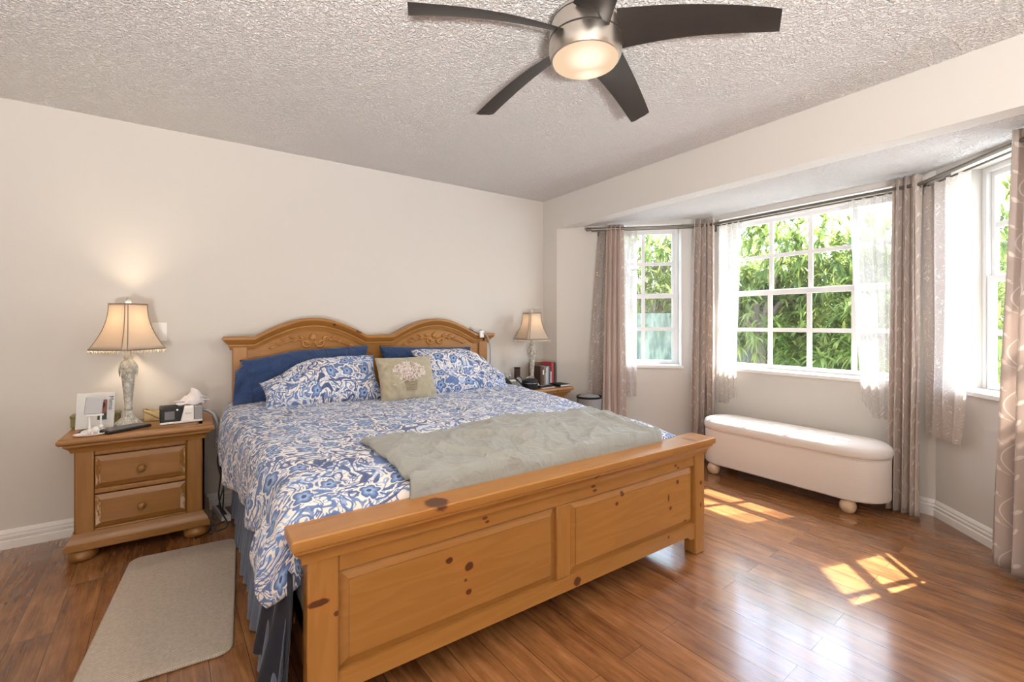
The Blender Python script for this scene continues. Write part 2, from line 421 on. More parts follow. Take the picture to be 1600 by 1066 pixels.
class MB:
    def __init__(s): s.v, s.f, s.uv = [], [], []
    def add(s, verts, faces, uvs=None):
        o = len(s.v)
        s.v += [tuple(p) for p in verts]
        s.uv += list(uvs) if uvs else [(0.0, 0.0)] * len(verts)
        s.f += [tuple(i + o for i in f) for f in faces]
        return s
    def box(s, x0, x1, y0, y1, z0, z1):
        v = [(x, y, z) for z in (z0, z1) for y in (y0, y1) for x in (x0, x1)]
        return s.add(v, [(0, 2, 3, 1), (4, 5, 7, 6), (0, 1, 5, 4), (2, 6, 7, 3), (0, 4, 6, 2), (1, 3, 7, 5)])
    def grid(s, fn, nu, nv, uvf=None, closeu=False, closev=False):
        v, uv = [], []
        for j in range(nv + 1):
            for i in range(nu + 1):
                p = fn(i / nu, j / nv); v.append(p)
                uv.append(uvf(i / nu, j / nv) if uvf else (i / nu, j / nv))
        f = []
        W = nu + 1
        for j in range(nv):
            for i in range(nu): f.append((j * W + i, j * W + i + 1, (j + 1) * W + i + 1, (j + 1) * W + i))
        return s.add(v, f, uv)
    def loft(s, rings, cap0=True, cap1=True, closed=True):
        n = len(rings[0]); v = [p for r in rings for p in r]; f = []
        for j in range(len(rings) - 1):
            for i in range(n if closed else n - 1):
                k = (i + 1) % n
                f.append((j * n + i, j * n + k, (j + 1) * n + k, (j + 1) * n + i))
        if cap0: f.append(tuple(reversed(range(n))))
        if cap1: f.append(tuple(range((len(rings) - 1) * n, len(rings) * n)))
        return s.add(v, f)
    def tube(s, pts, r, seg=8, flat=1.0, caps=True):
        pts = [Vector(p) for p in pts]; n = len(pts)
        rr = r if isinstance(r, (list, tuple)) else [r] * n
        rings = []; up = None
        for i, p in enumerate(pts):
            t = (pts[min(i + 1, n - 1)] - pts[max(i - 1, 0)]).normalized()
            if up is None:
                up = Vector((0, 0, 1)) if abs(t.z) < 0.9 else Vector((0, 1, 0))
            a = t.cross(up)
            if a.length < 1e-6: a = t.cross(Vector((1, 0, 0)))
            a.normalize(); b = a.cross(t).normalized(); up = b
            rings.append([p + (a * math.cos(2 * PI * k / seg) + b * math.sin(2 * PI * k / seg) * flat) * rr[i] for k in range(seg)])
        return s.loft(rings, caps, caps)
    def lathe(s, prof, c=(0, 0, 0), seg=24, shape=None, cap0=True, cap1=True):
        rings = []
        for r, z in prof:
            ring = []
            for k in range(seg):
                a = 2 * PI * k / seg
                q = r * (shape(a, z) if shape else 1.0)
                ring.append((c[0] + q * math.cos(a), c[1] + q * math.sin(a), c[2] + z))
            rings.append(ring)
        return s.loft(rings, cap0, cap1)
    def ball(s, c, r, seg=16, sz=1.0):
        return s.lathe([(max(1e-4, r * math.sin(PI * k / 10)), -r * sz * math.cos(PI * k / 10)) for k in range(11)], c, seg)
    def mold(s, path, prof, closed=False):
        """path: (x, y, z, dx, dy) with outward direction; prof: (outward, up); caps the ends"""
        rings = [[(x + dx * o, y + dy * o, z + u) for o, u in prof] for x, y, z, dx, dy in path]
        return s.loft(rings, not closed, not closed, True)
    def xf(s, mat, start=0):
        for i in range(start, len(s.v)): s.v[i] = tuple(mat @ Vector(s.v[i]))
        return s
    def build(s, name, mat, parent=None, angle=40, bevel=0.0, subsurf=0, solid=0.0, flat=False, flip=False):
        me = bpy.data.meshes.new(name)
        off = Vector((0, 0, 0)); p = parent
        while p is not None: off = off + p.location; p = p.parent
        v = [(a - off.x, b - off.y, c - off.z) for a, b, c in s.v]
        me.from_pydata(v, [], s.f)
        uvl = me.uv_layers.new(name='UVMap')
        li = np.zeros(len(me.loops), dtype=np.int32); me.loops.foreach_get('vertex_index', li)
        uvl.data.foreach_set('uv', np.array(s.uv, dtype=np.float32)[li].ravel())
        bm = bmesh.new(); bm.from_mesh(me)
        bmesh.ops.remove_doubles(bm, verts=bm.verts, dist=1e-5)
        bmesh.ops.recalc_face_normals(bm, faces=bm.faces)
        bm.to_mesh(me); bm.free()
        if not flat:
            me.shade_smooth()
            if angle < 179: me.set_sharp_from_angle(angle=math.radians(angle))
        o = bpy.data.objects.new(name, me); col.objects.link(o)
        if isinstance(mat, (list, tuple)):
            for m_ in mat: me.materials.append(m_)
        else: me.materials.append(mat)
        if parent is not None: o.parent = parent
        if solid:
            m_ = o.modifiers.new('solid', 'SOLIDIFY'); m_.thickness = solid; m_.offset = 0
        if bevel:
            m_ = o.modifiers.new('bevel', 'BEVEL'); m_.width = bevel; m_.segments = 2; m_.limit_method = 'ANGLE'; m_.angle_limit = math.radians(40)
            m_.harden_normals = False
        if subsurf:
            m_ = o.modifiers.new('sub', 'SUBSURF'); m_.levels = subsurf; m_.render_levels = subsurf
        return o

def tag(o, label, cat, group=None, kind=None):
    o['label'] = label; o['category'] = cat
    if group: o['group'] = group
    if kind: o['kind'] = kind
    return o
def thing(name, label, cat, loc, group=None):
    o = bpy.data.objects.new(name, None); col.objects.link(o)
    o.location = loc; o.empty_display_size = 0.05
    return tag(o, label, cat, group)
def struct(o, label=None):
    o['kind'] = 'structure'
    if label: o['label'] = label
    return o
def rotz(a, c=(0, 0, 0)):
    c = Vector(c); return Matrix.Translation(c) @ Matrix.Rotation(a, 4, 'Z') @ Matrix.Translation(-c)
def nz(x, y, z=0.0): return mnoise.noise(Vector((x, y, z)))

# ------------------------------------------------------------------ the room
R2 = 2 ** -0.5
CEIL = 2.44
HEAD = 2.137
XL, YF = -5.3, -5.6                      # unseen left wall and the wall behind the camera
BAY = {'left': (Vector((0, -0.21, 0)), Vector((R2, -R2, 0)), Vector((-R2, -R2, 0)), 1.40),
       'center': (Vector((0.99, -1.20, 0)), Vector((0, -1, 0)), Vector((-1, 0, 0)), 1.54),
       'right': (Vector((0.99, -2.74, 0)), Vector((-R2, -R2, 0)), Vector((-R2, R2, 0)), 1.40)}
def bp(wall, s, off, z):
    A, d, n, L = BAY[wall]; p = A + d * s + n * off
    return (p.x, p.y, z)

struct(MB().add([(x, y, z) for z in (0.0, -0.12) for x, y in ((XL, 0), (0, 0), (0, -.21), (.99, -1.2), (.99, -2.74), (0, -3.73), (0, YF), (XL, YF))],
    [tuple(range(8)), tuple(range(15, 7, -1))] + [(i, (i + 1) % 8, 8 + (i + 1) % 8, 8 + i) for i in range(8)]).build('floor', M['floor'], flat=True))
struct(MB().box(XL - .12, 0.12, YF - .12, 0.12, CEIL, CEIL + .12).build('ceiling', M['ceiling'], flat=True))
bz = 2.19
struct(MB().add([(0.0, -.21, HEAD), (.99, -1.2, bz), (.99, -2.74, bz), (0.0, -3.73, HEAD), (0.12, -.05, CEIL), (1.2, -1.1, CEIL), (1.2, -2.85, CEIL), (0.12, -3.85, CEIL)],
    [(0, 1, 2, 3), (4, 7, 6, 5), (0, 4, 5, 1), (1, 5, 6, 2), (2, 6, 7, 3), (3, 7, 4, 0)]).build('ceiling_bay', M['ceiling'], flat=True))
struct(MB().box(XL - .12, 0.12, 0, .12, -.12, CEIL).build('wall_back', M['wall'], flat=True))
struct(MB().box(0, .12, -.21, 0, -.12, CEIL).box(0, .12, -3.73, -.21, HEAD, CEIL).box(0, .12, YF, -3.73, -.12, CEIL).build('wall_right', M['wall'], flat=True))
struct(MB().box(XL - .12, XL, YF, 0, -.12, CEIL).build('wall_left', M['walldark'], flat=True))
struct(MB().box(XL - .12, .12, YF - .12, YF, -.12, CEIL).build('wall_front', M['walldark'], flat=True))

WIN = {'left': (0.505, 1.147), 'center': (0.085, 1.405), 'right': (0.125, 0.77)}
WZ0, WZ1 = 0.828, 2.145
DEP = 0.165
for nm in ('left', 'center', 'right'):
    A, d, n, L = BAY[nm]; a, b = WIN[nm]; mb = MB(); T = -.24; k = .24 * math.tan(math.radians(22.5))
    def blk(s0, s1, z0, z1):
        e0 = -k if s0 == 0 else 0; e1 = k if s1 == L else 0
        v = [bp(nm, s0, 0, z0), bp(nm, s1, 0, z0), bp(nm, s1 + e1, T, z0), bp(nm, s0 + e0, T, z0)]
        v += [(x, y, z1) for x, y, z in v]
        mb.add(v, [(0, 3, 2, 1), (4, 5, 6, 7), (0, 1, 5, 4), (1, 2, 6, 5), (2, 3, 7, 6), (3, 0, 4, 7)])
    TOP = 2.24
    blk(0, a, -.12, TOP); blk(b, L, -.12, TOP); blk(a, b, -.12, WZ0); blk(a, b, WZ1, TOP)
    struct(mb.build('wall_bay_' + nm, M['wallbay'], flat=True))

def bbox_local(mb, nm, s0, s1, o0, o1, z0, z1):
    v = [bp(nm, s, o, z) for z in (z0, z1) for o in (o0, o1) for s in (s0, s1)]
    mb.add(v, [(0, 2, 3, 1), (4, 5, 7, 6), (0, 1, 5, 4), (2, 6, 7, 3), (0, 4, 6, 2), (1, 3, 7, 5)])
    return mb
for wi, (nm, cols) in enumerate((('left', 2), ('center', 4), ('right', 2)), 1):
    a, b = WIN[nm]
    B = lambda mb, *r: bbox_local(mb, nm, *r)
    fr = MB(); o0, o1 = -DEP - .05, -DEP + .005
    fw = .030
    B(fr, a, a + fw, o0, o1, WZ0, WZ1); B(fr, b - fw, b, o0, o1, WZ0, WZ1)
    B(fr, a + fw, b - fw, o0, o1, WZ1 - fw, WZ1); B(fr, a + fw, b - fw, o0, o1, WZ0, WZ0 + .010)
    f = struct(fr.build('window_%d' % wi, M['vinyl'], bevel=.003), {'left': 'white gridded sash window beside the bedside table', 'center': 'wide white gridded window above the bench', 'right': 'white gridded window in deep white reveal at the bay end'}[nm])
    for tagn, z0, z1, rb_, rt, oo in (('lower_sash', .838, 1.503, .030, .040, -DEP + .002), ('upper_sash', 1.470, WZ1 - fw, .040, .030, -DEP - .022)):
        sm = MB(); p0, p1 = oo - .022, oo; r = .025
        s0, s1 = a + fw, b - fw
        B(sm, s0, s0 + r, p0, p1, z0, z1); B(sm, s1 - r, s1, p0, p1, z0, z1)
        B(sm, s0 + r, s1 - r, p0, p1, z0, z0 + rb_); B(sm, s0 + r, s1 - r, p0, p1, z1 - rt, z1)
        so = sm.build(tagn, M['vinyl'], f, bevel=.002)
        mm = MB(); gw = .0165
        for c in range(1, cols):
            x = lerp(s0 + r, s1 - r, c / cols); B(mm, x - gw, x + gw, p0 + .004, p1 - .003, z0 + rb_, z1 - rt)
        zc = (z0 + rb_ + z1 - rt) / 2; B(mm, s0 + r, s1 - r, p0 + .0035, p1 - .004, zc - gw, zc + gw)
        mm.build('muntin_grid', M['vinyl'], so, flat=True)
        B(MB(), s0 + r * .5, s1 - r * .5, p0 + .009, p0 + .012, z0 + r * .5, z1 - r * .5).build('pane', M['glass'], so, flat=True)
    sl = MB(); B(sl, a - .015, b + .015, 0.0, .022, WZ0 - .022, WZ0 + .004); B(sl, a + .001, b - .001, -DEP - .01, 0.0, WZ0 - .005, WZ0 + .004)
    sl.build('sill', M['white'], f, bevel=.003)
    lk = MB(); mid = (a + b) / 2
    for q in (-.22, .2):
        B(lk, mid + q - .05, mid + q + .05, -DEP + .002, -DEP + .016, WZ0 + .012, WZ0 + .028)
    lk.build('lift_handle', M['white'], f, bevel=.002)

# baseboards
BBP = [(0.0, 0.0), (.017, 0.0), (.017, .042), (.010, .047), (.015, .056), (.015, .066), (.008, .071), (.011, .082), (.004, .098), (0.0, .102)]
def baseb(name, pts):
    mb = MB(); path = []
    for x, y, dx, dy in pts: path.append((x, y, 0, dx, dy))
    struct(mb.mold(path, BBP).build(name, M['white'], angle=30))
t8 = math.tan(PI / 8)
baseb('baseboard_back', [(XL, 0, 1, -1), (0, 0, -1, -1)])
baseb('baseboard_bay', [(0, 0, -1, -1), (0, -.21, -1, -t8)] + [(.99, -1.2, -1, -t8), (.99, -2.74, -1, t8), (0, -3.73, -1, t8), (0, YF, -1, 1)])
baseb('baseboard_left', [(XL, YF, 1, 1), (XL, 0, 1, -1)])
# roof overhang outside the bay
ev = [(.13, .41), (1.52, -.98), (1.52, -2.96), (.13, -4.35)]
struct(MB().add([(x, y, z) for z in (2.25, 2.40) for x, y in ev], [(3, 2, 1, 0), (4, 5, 6, 7)] + [(i, (i + 1) % 4, 4 + (i + 1) % 4, 4 + i) for i in range(4)]).build('roof_eave', M['white'], flat=True))
# light portals in the openings (they give no light of their own)
def portal(loc, rot, sx, sy):
    d = bpy.data.lights.new('sky_portal', 'AREA'); d.shape = 'RECTANGLE'; d.size = sx; d.size_y = sy
    d.cycles.is_portal = True
    o = bpy.data.objects.new('sky_portal', d); col.objects.link(o); o.location = loc; o.rotation_euler = rot
for nm in ('left', 'center', 'right'):
    a, b = WIN[nm]; n = BAY[nm][2]
    p = bp(nm, (a + b) / 2, -.235, (WZ0 + WZ1) / 2)
    portal(p, n.to_track_quat('-Z', 'Y').to_euler(), b - a, WZ1 - WZ0)

# ------------------------------------------------------------------ the bed
bed = thing('king_bed', 'honey pine king bed with twin-arched carved headboard and panelled footboard', 'bed', (-1.66, -1.1, 0))
def arch(x):
    """height of the headboard top"""
    z = 1.133
    for c, hw in ((-2.175, .370), (-1.222, .372)):
        t = abs(x - c) / hw
        if t < 1: z += .128 * (0.82 * (1 - t * t) + 0.18 * 0.5 * (1 + math.cos(PI * t)))
    return z
HX0, HX1 = -2.672, -.715
KH = [(-2.05, -.1, 1.2, .02, .012), (-1.86, -.1, 1.19, .03, .02)]
KHc = tuple((x + 1.66, y + 1.1, z, rx, rz) for x, y, z, rx, rz in [(-1.885, -.1, 1.165, .030, .022), (-.93, -.1, 1.10, .014, .012), (-2.45, -.1, 1.05, .012, .01)])
pineX = pine('honey_pine_rail', 'X'); pineZ = pine('honey_pine_post', 'Z')
# headboard panel under the arches
xs = [lerp(HX0 + .085, HX1 - .085, i / 120) for i in range(121)]
hp = MB()
hp.loft([[(x, -.075, .30), (x, -.075, arch(x) - .07), (x, -.03, arch(x) - .07), (x, -.03, .30)] for x in xs])
hp.build('headboard_panel', pine('honey_pine_headboard', 'X', knots=KHc), bed, angle=30)
# applied frame: lower panels with groove
for x0, x1 in ((-2.555, -1.745), (-1.63, -.835)):
    g_ = MB().box(x0, x1, -.079, -.070, .42, .995)
    g_.build('recessed_panel', pineX, bed, bevel=.004)
for x in (HX0, HX1 - .085):
    MB().box(x, x + .085, -.095, -.025, 0, 1.07).build('headboard_post', pineZ, bed, bevel=.006)
capprof = [(0, -.088), (.012, -.088), (.016, -.074), (.024, -.062), (.024, -.054), (.034, -.046), (.048, -.030), (.056, -.020), (.056, -.006), (.050, 0), (-.05, 0), (-.05, -.088)]
path = [(HX0 - .0, -.03, 1.133, -1, 0), (HX0 - .0, -.078, 1.133, -1, -1)]
path += [(x, -.078, arch(x), 0, -1) for x in [lerp(HX0 + .07, HX1 - .07, i / 160) for i in range(161)]]
path += [(HX1, -.078, 1.133, 1, -1), (HX1, -.03, 1.133, 1, 0)]
hc = MB(); pf = [q for q in capprof]
rings = []
for (x, y, z, dx, dy) in path:
    back = max(0.0, -y - .02)
    rings.append([(x + dx * max(o, 0.0) - (dx * .05 if o < 0 and dx and not dy else 0), y + dy * max(o, 0.0) + (back if o < 0 and dy else 0), z + u) for o, u in pf])
hc.loft(rings).build('headboard_cap', pine('honey_pine_cap', 'X', knots=tuple((x + 1.66, y + 1.1, z, rx, rz) for x, y, z, rx, rz in [(-1.86, -.13, 1.165, .028, .022), (-2.04, -.13, 1.21, .01, .01)])), bed, angle=30)
# carved scrolls
pineC = pine('honey_pine_carving', 'X', 1.3)
def spiral(cx, cz, r0, turns, sgn, a0, n=26):
    return [(cx + sgn * (r0 * (1 - .82 * t)) * math.cos(a0 + turns * 2 * PI * t), -.083, cz + (r0 * (1 - .82 * t)) * math.sin(a0 + turns * 2 * PI * t)) for t in [i / n for i in range(n + 1)]]
for cx in (-2.175, -1.222):
    cv = MB(); cz = 1.093
    for sg in (-1, 1):
        pts = spiral(cx + sg * .048, cz - .012, .034, 1.35, sg, PI * .95)
        cv.tube(pts, [lerp(.0085, .005, i / 26) for i in range(27)], 6, .8)
        stem = [(cx + sg * (.02 + .24 * t), -.082, cz - .02 + .045 * math.sin(t * PI * 1.15) * (1 - .35 * t) - .012 * t) for t in [i / 14 for i in range(15)]]
        cv.tube(stem, [lerp(.011, .003, i / 14) for i in range(15)], 6, .7)
        for k, (t, a, L) in enumerate(((.25, 1.9, .05), (.38, -1.0, .045), (.45, 1.3, .05), (.58, -.8, .045), (.65, .9, .045), (.78, -.6, .04), (.84, .6, .04), (.98, -.2, .045), (.98, .35, .035))):
            i = t * 14; b0 = stem[int(min(13, i))]
            pts = [(b0[0] + sg * L * q * math.cos(a * (1 - .5 * q)), -.083, b0[2] + L * q * math.sin(a * (1 - .5 * q)) * .8) for q in (0, .25, .5, .75, 1)]
            cv.tube(pts, [.004, .011, .012, .008, .0015], 6, .7)
        for k in range(3):
            a = PI / 2 + sg * (.15 + .35 * k); L = .056 - .008 * k
            cv.tube([(cx + L * q * math.cos(a), -.084, cz + .005 + L * q * math.sin(a)) for q in (0, .3, .6, .85, 1)], [.004, .010, .011, .008, .0015], 6, .8)
    cv.build('carving', pineC, bed, angle=80)
# footboard
FY0, FY1 = -2.165, -2.095
kf = lambda L: tuple((x + 1.66, y + 1.1, z, rx, rz) for x, y, z, rx, rz in L)
MB().box(-2.596, -2.507, FY0, FY1, 0, .53).build('footboard_post', pine('pine_post_left', 'Z', knots=kf([(-2.565, -2.165, .398, .032, .012), (-2.515, -2.165, .350, .008, .009)])), bed, bevel=.006)
MB().box(-.702, -.620, FY0, FY1, 0, .53).build('footboard_post', pine('pine_post_right', 'Z', knots=kf([(-.655, -2.165, .372, .012, .012), (-.655, -2.165, .255, .008, .013)])), bed, bevel=.006)
MB().box(-2.507, -.702, FY0 + .008, FY1, .468, .53).build('top_rail', pine('pine_top_rail', 'X', knots=kf([(-1.99, -2.157, .505, .012, .007), (-1.98, -2.157, .49, .010, .006), (-.86, -2.157, .497, .012, .008), (-.84, -2.157, .482, .012, .006), (-1.44, -2.157, .51, .014, .007), (-1.43, -2.157, .49, .014, .007)])), bed, bevel=.004)
br = MB()
xs = [lerp(-2.507, -.702, i / 60) for i in range(61)]
br.loft([[(x, FY0 + .006, .105 if .06 < (x + 2.507) < 1.745 else .085), (x, FY0 + .006, .165), (x, FY1, .165), (x, FY1, .105 if .06 < (x + 2.507) < 1.745 else .085)] for x in xs])
br.build('bottom_rail', pine('pine_bottom_rail', 'X', knots=kf([(-1.535, -2.159, .128, .022, .022), (-.92, -2.159, .15, .01, .008)])), bed, angle=30)
MB().box(-1.647, -1.574, FY0 + .007, FY1, .165, .468).build('centre_stile', pineZ, bed, bevel=.004)
def raised(x0, x1, z0, z1, yb, yf, m=.032):
    mb = MB(); yi = yf + .006
    o = [(x0, z0), (x1, z0), (x1, z1), (x0, z1)]
    i_ = [(x0 + m, z0 + m), (x1 - m, z0 + m), (x1 - m, z1 - m), (x0 + m, z1 - m)]
    h = .006
    j_ = [(x0 + m + h, z0 + m + h), (x1 - m - h, z0 + m + h), (x1 - m - h, z1 - m - h), (x0 + m + h, z1 - m - h)]
    mb.loft([[(x, yb, z) for x, z in o], [(x, yf + .016, z) for x, z in o], [(x, yf + .004, z) for x, z in i_], [(x, yf, z) for x, z in i_], [(x, yf, z) for x, z in j_]])
    return mb
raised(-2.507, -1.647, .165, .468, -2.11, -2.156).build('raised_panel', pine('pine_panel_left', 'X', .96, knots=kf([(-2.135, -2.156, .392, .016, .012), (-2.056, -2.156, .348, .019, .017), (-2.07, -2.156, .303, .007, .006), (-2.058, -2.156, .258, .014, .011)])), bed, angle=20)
raised(-1.574, -.702, .165, .468, -2.11, -2.156).build('raised_panel', pine('pine_panel_right', 'X', 1.05, knots=kf([(-.843, -2.156, .411, .013, .013), (-.916, -2.156, .345, .007, .022), (-.90, -2.156, .29, .012, .010), (-1.253, -2.156, .437, .013, .012), (-.779, -2.156, .196, .015, .008), (-1.29, -2.156, .40, .012, .01)])), bed, angle=20)
fcp = [(0, -.085), (.010, -.085), (.010, -.078), (.014, -.066), (.022, -.053), (.032, -.044), (.032, -.036), (.041, -.031), (.042, -.028), (.042, -.004), (.038, 0), (0, 0)]
fx0, fx1, fz = -2.602, -.628, .612
fc = MB()
fc.mold([(fx0, FY1 - .01, fz, -1, 1), (fx0, FY0, fz, -1, -1), (fx1, FY0, fz, 1, -1), (fx1, FY1 - .01, fz, 1, 1), (fx0, FY1 - .01, fz, -1, 1)], fcp, closed=True)
fc.box(fx0, fx1, FY0, FY1 - .01, fz - .084, fz - .0002)
fc.build('footboard_cap', pine('pine_foot_cap', 'X', 1.03, knots=kf([(-2.19, -2.17, .612, .045, .03), (-.74, -2.15, .612, .012, .03), (-1.45, -2.2, .56, .012, .012)])), bed, angle=24)
for x in (-2.585, -.725): MB().box(x, x + .03, FY1, -.09, .14, .32).build('side_rail', pine('pine_side_rail', 'Y'), bed, bevel=.004)
sl = MB()
for k in range(5): sl.box(-2.59, -.70, -.45 - k * .36, -.37 - k * .36, .20, .22)
sl.build('slat_platform', pineX, bed)

mat_ = MB()
def rbox(mb, x0, x1, y0, y1, z0, z1): return mb.box(x0, x1, y0, y1, z0, z1)
mt = thing('mattress', 'white mattress hidden under the blue duvet', 'mattress', (-1.66, -1.1, .22))
rbox(MB(), -2.585, -.735, -2.06, -.105, .222, .42).build('box_spring', M['mattress'], mt, bevel=.02)
rbox(MB(), -2.585, -.735, -2.06, -.105, .42, .62).build('mattress_pad', M['mattress'], mt, bevel=.04)

# ---- duvet
def xl(y):      # left side of the duvet
    t = -y
    pts = [(.1, -2.725), (.45, -2.745), (.95, -2.715), (1.3, -2.685), (1.60, -2.672), (1.83, -2.634), (1.93, -2.664), (2.09, -2.664)]
    for (a, b), (c, d) in zip(pts, pts[1:]):
        if t <= c: return lerp(b, d, sstep((t - a) / (c - a)))
    return pts[-1][1]
def hemz(y):
    t = -y
    pts = [(.1, .46), (.5, .435), (.95, .43), (1.5, .445), (1.70, .465), (1.83, .485), (1.93, .385), (2.0, .37), (2.1, .385)]
    for (a, b), (c, d) in zip(pts, pts[1:]):
        if t <= c: return lerp(b, d, sstep((t - a) / (c - a)))
    return pts[-1][1]
XR = -.665
def topz(x, y):
    t = -y
    z = .712 - .055 * sstep((t - 1.75) / .4) - .012 * sstep((t - .9) / .9)
    z -= .05 * sstep((x + 1.15) / .5) * sstep((t - .5) / 1.2)
    z += .016 * nz(x * 2.3, y * 2.3, 3.1) + .006 * nz(x * 7, y * 6, 9.0)
    return z
def duvet_row(y):
    L, R = xl(y), XR
    hz = hemz(y); r = .085; out = []
    ztl = topz(L + r, y); ztr = topz(R - r, y)
    wl = sstep((-y - 1.81) / .12)
    for k in range(12):
        q = k / 12
        fl = (1 - q) * (.028 * math.sin(y * 13 + 1.0) * math.sin(y * 5.1) + .012) + .012 * math.sin(q * PI)
        lump = .052 * math.sin(PI * (q * .78 + .16)) + .008 * math.sin(y * 30 + q * 4) * (1 - q)
        out.append((L - lerp(fl, lump - .008 * (1 - q) ** 3, wl), y, lerp(hz, ztl - r, q)))
    for k in range(7):
        a = PI - k / 6 * PI / 2 * .999
        out.append((L + r + r * math.cos(a), y, ztl - r + r * math.sin(a)))
    for k in range(1, 64):
        x = lerp(L + r, R - r, k / 64); out.append((x, y, topz(x, y)))
    for k in range(7):
        a = PI / 2 - k / 6 * PI / 2
        out.append((R - r + r * math.cos(a), y, ztr - r + r * math.sin(a)))
    for k in range(1, 11):
        out.append((R + .01 * math.sin(y * 12) * k / 10, y, lerp(ztr - r, .40, k / 10)))
    return out
rows = []
NY = 84
for j in range(NY + 1):
    y = lerp(-.12, -2.070, j / NY); rows.append(duvet_row(y))
# tuck behind the footboard
for k in range(1, 5):
    rows.append([(x, -2.073, max(.42, z - .05 * k)) if i >= 12 else (lerp(x, -2.60, min(1, .28 * k)), -2.074 - .003 * k, z + .012 * k * (1 - i / 12)) for i, (x, y, z) in enumerate(rows[NY])])
dv = MB(); nU = len(rows[0]); vv = []; uu = []; ff = []
for j, r in enumerate(rows):
    acc = 0.0; dist = []
    for i, p in enumerate(r):
        if i: acc += math.dist(p, r[i - 1])
        dist.append(acc)
    base = dist[45]
    for i, p in enumerate(r): vv.append(p); uu.append((dist[i] - base, -(-.12 - 1.97 * min(j, NY) / NY) + .05 * max(0, j - NY)))
for j in range(len(rows) - 1):
    for i in range(nU - 1): ff.append((j * nU + i, j * nU + i + 1, (j + 1) * nU + i + 1, (j + 1) * nU + i))
dv.add(vv, ff, uu)
tag(dv.build('duvet', M['floral'], angle=180, solid=.012), 'blue and white scroll print duvet spread over the bed', 'duvet')

# ---- bed skirt, left side, and the dark sheet corner at the foot
sk = MB()
def skirt(u, v):
    y = lerp(-.13, -2.075, u)
    ph = u * 2 * PI * 24 + 1.5 * math.sin(u * 21)
    amp = lerp(.006, .020, v)
    x = -2.612 - .052 * v - amp * math.sin(ph) - .008 * math.sin(u * 30) * v
    y += .008 * math.cos(ph) * v
    return (x, y, lerp(.52, .012 + .006 * math.sin(u * 17), v))
sk.grid(skirt, 420, 10, lambda u, v: (u * 3.2, v * .45))
tag(sk.build('bed_skirt', M['slate'], angle=180, solid=.003), 'slate blue gathered bed skirt hanging below the duvet', 'bed skirt')
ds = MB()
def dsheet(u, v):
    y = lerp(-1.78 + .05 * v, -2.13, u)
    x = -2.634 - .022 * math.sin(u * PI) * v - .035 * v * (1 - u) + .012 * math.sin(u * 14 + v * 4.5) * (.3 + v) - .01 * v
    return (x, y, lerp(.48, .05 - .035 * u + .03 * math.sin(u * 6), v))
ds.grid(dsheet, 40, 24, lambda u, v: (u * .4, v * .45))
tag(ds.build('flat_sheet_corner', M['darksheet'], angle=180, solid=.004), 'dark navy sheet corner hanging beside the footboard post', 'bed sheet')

# ---- blanket at the foot
bl = MB()
def blk_xy(u, v):
    yb = -1.625 - .02 * math.sin(u * 9)
    x0 = lerp(-2.285, -2.25, v ** 1.5); x1 = lerp(-.96, -.885, v)
    x = lerp(x0, x1, u)
    y = lerp(yb, -2.084, v)
    return x, y
def blanket(u, v):
    x, y = blk_xy(u, v)
    z = topz(x, y) + .020
    def crease(px, py, k): return (1 - min(1.0, abs(nz(px, py, k)) * 4.5)) ** 2
    z += .011 * crease(x * 3.6 + y * 2.2, y * 5.5 - x * 1.5, 2.0) + .008 * crease(x * 7 - y * 4, y * 7 + x * 3, 6.0) + .006 * nz(x * 9, y * 9, 5)
    z += .020 * crease(x * 2.0, y * 2.4 + x * 1.2, 12.0) * sstep((v - .1) / .4)
    z += .012 * math.exp(-((u - .04) / .05) ** 2) * v + .010 * math.exp(-((1 - u) / .05) ** 2) * abs(math.sin(v * 14))
    e = min(1.0, min(u, 1 - u) / .015, v / .03)
    return (x, y, z - .012 * (1 - e))
bl.grid(blanket, 190, 80, lambda u, v: (u * 1.5, v * .5))
bk = [blanket(u / 190, 1.0) for u in range(191)]
bl.grid(lambda u, v: (lambda p: (p[0], p[1] - .003 * min(1, v * 3), p[2] - .16 * v))(bk[int(round(u * 190))]), 190, 4)
tag(bl.build('folded_blanket', M['blanket'], angle=180, solid=.016), 'wrinkled sage grey blanket folded across the foot of the bed', 'blanket')

# ---- pillows
def pillow(mb, W, H, T, seed, pinch=.06, tl=1.0, tr=1.0, n=44):
    def side(sg):
        def fn(u, v):
            a, b = u * 2 - 1, v * 2 - 1
            e = (1 - abs(a) ** 2.6) * (1 - abs(b) ** 2.6)
            th = T * .5 * max(0.0, e) ** .52
            k = 1 - pinch * (abs(b) ** 2) * (1 - abs(a) ** 2) * .6
            k2 = 1 - pinch * (abs(a) ** 2) * (1 - abs(b) ** 2) * 1.2
            wr = .008 * nz(a * 3 + seed, b * 3, seed) + .005 * nz(a * 8 + seed, b * 8, 2.0 + seed)
            edge = max(abs(a), abs(b))
            wr += .012 * math.sin(15 * (a if abs(b) > abs(a) else b) + seed) * sstep((edge - .72) / .28) * (1 if sg > 0 else .3) * max(0, 1 - edge) * 6
            hf = lerp(tl, 1, sstep((a + 1) / .9)) * lerp(1, tr, sstep((a - .1) / .9))
            yb = -H / 2 + (b * k + 1) * H / 2 * hf
            th *= lerp(1, hf, .5)
            return (a * W / 2 * k2, yb, sg * (th + wr * (1 if e > 0.02 else 0)) + .004 * nz(a * 2, b * 2, seed))
        return fn
    off = rnd.random()
    for sg in (1, -1): mb.grid(side(sg), n, n, lambda u, v: (u * W + seed, v * H + seed * .37))
    return mb
def place(center, lean, yaw=0.0, roll=0.0):
    return Matrix.Translation(center) @ Matrix.Rotation(yaw, 4, 'Z') @ Matrix.Rotation(PI / 2 - lean, 4, 'X') @ Matrix.Rotation(roll, 4, 'Z')
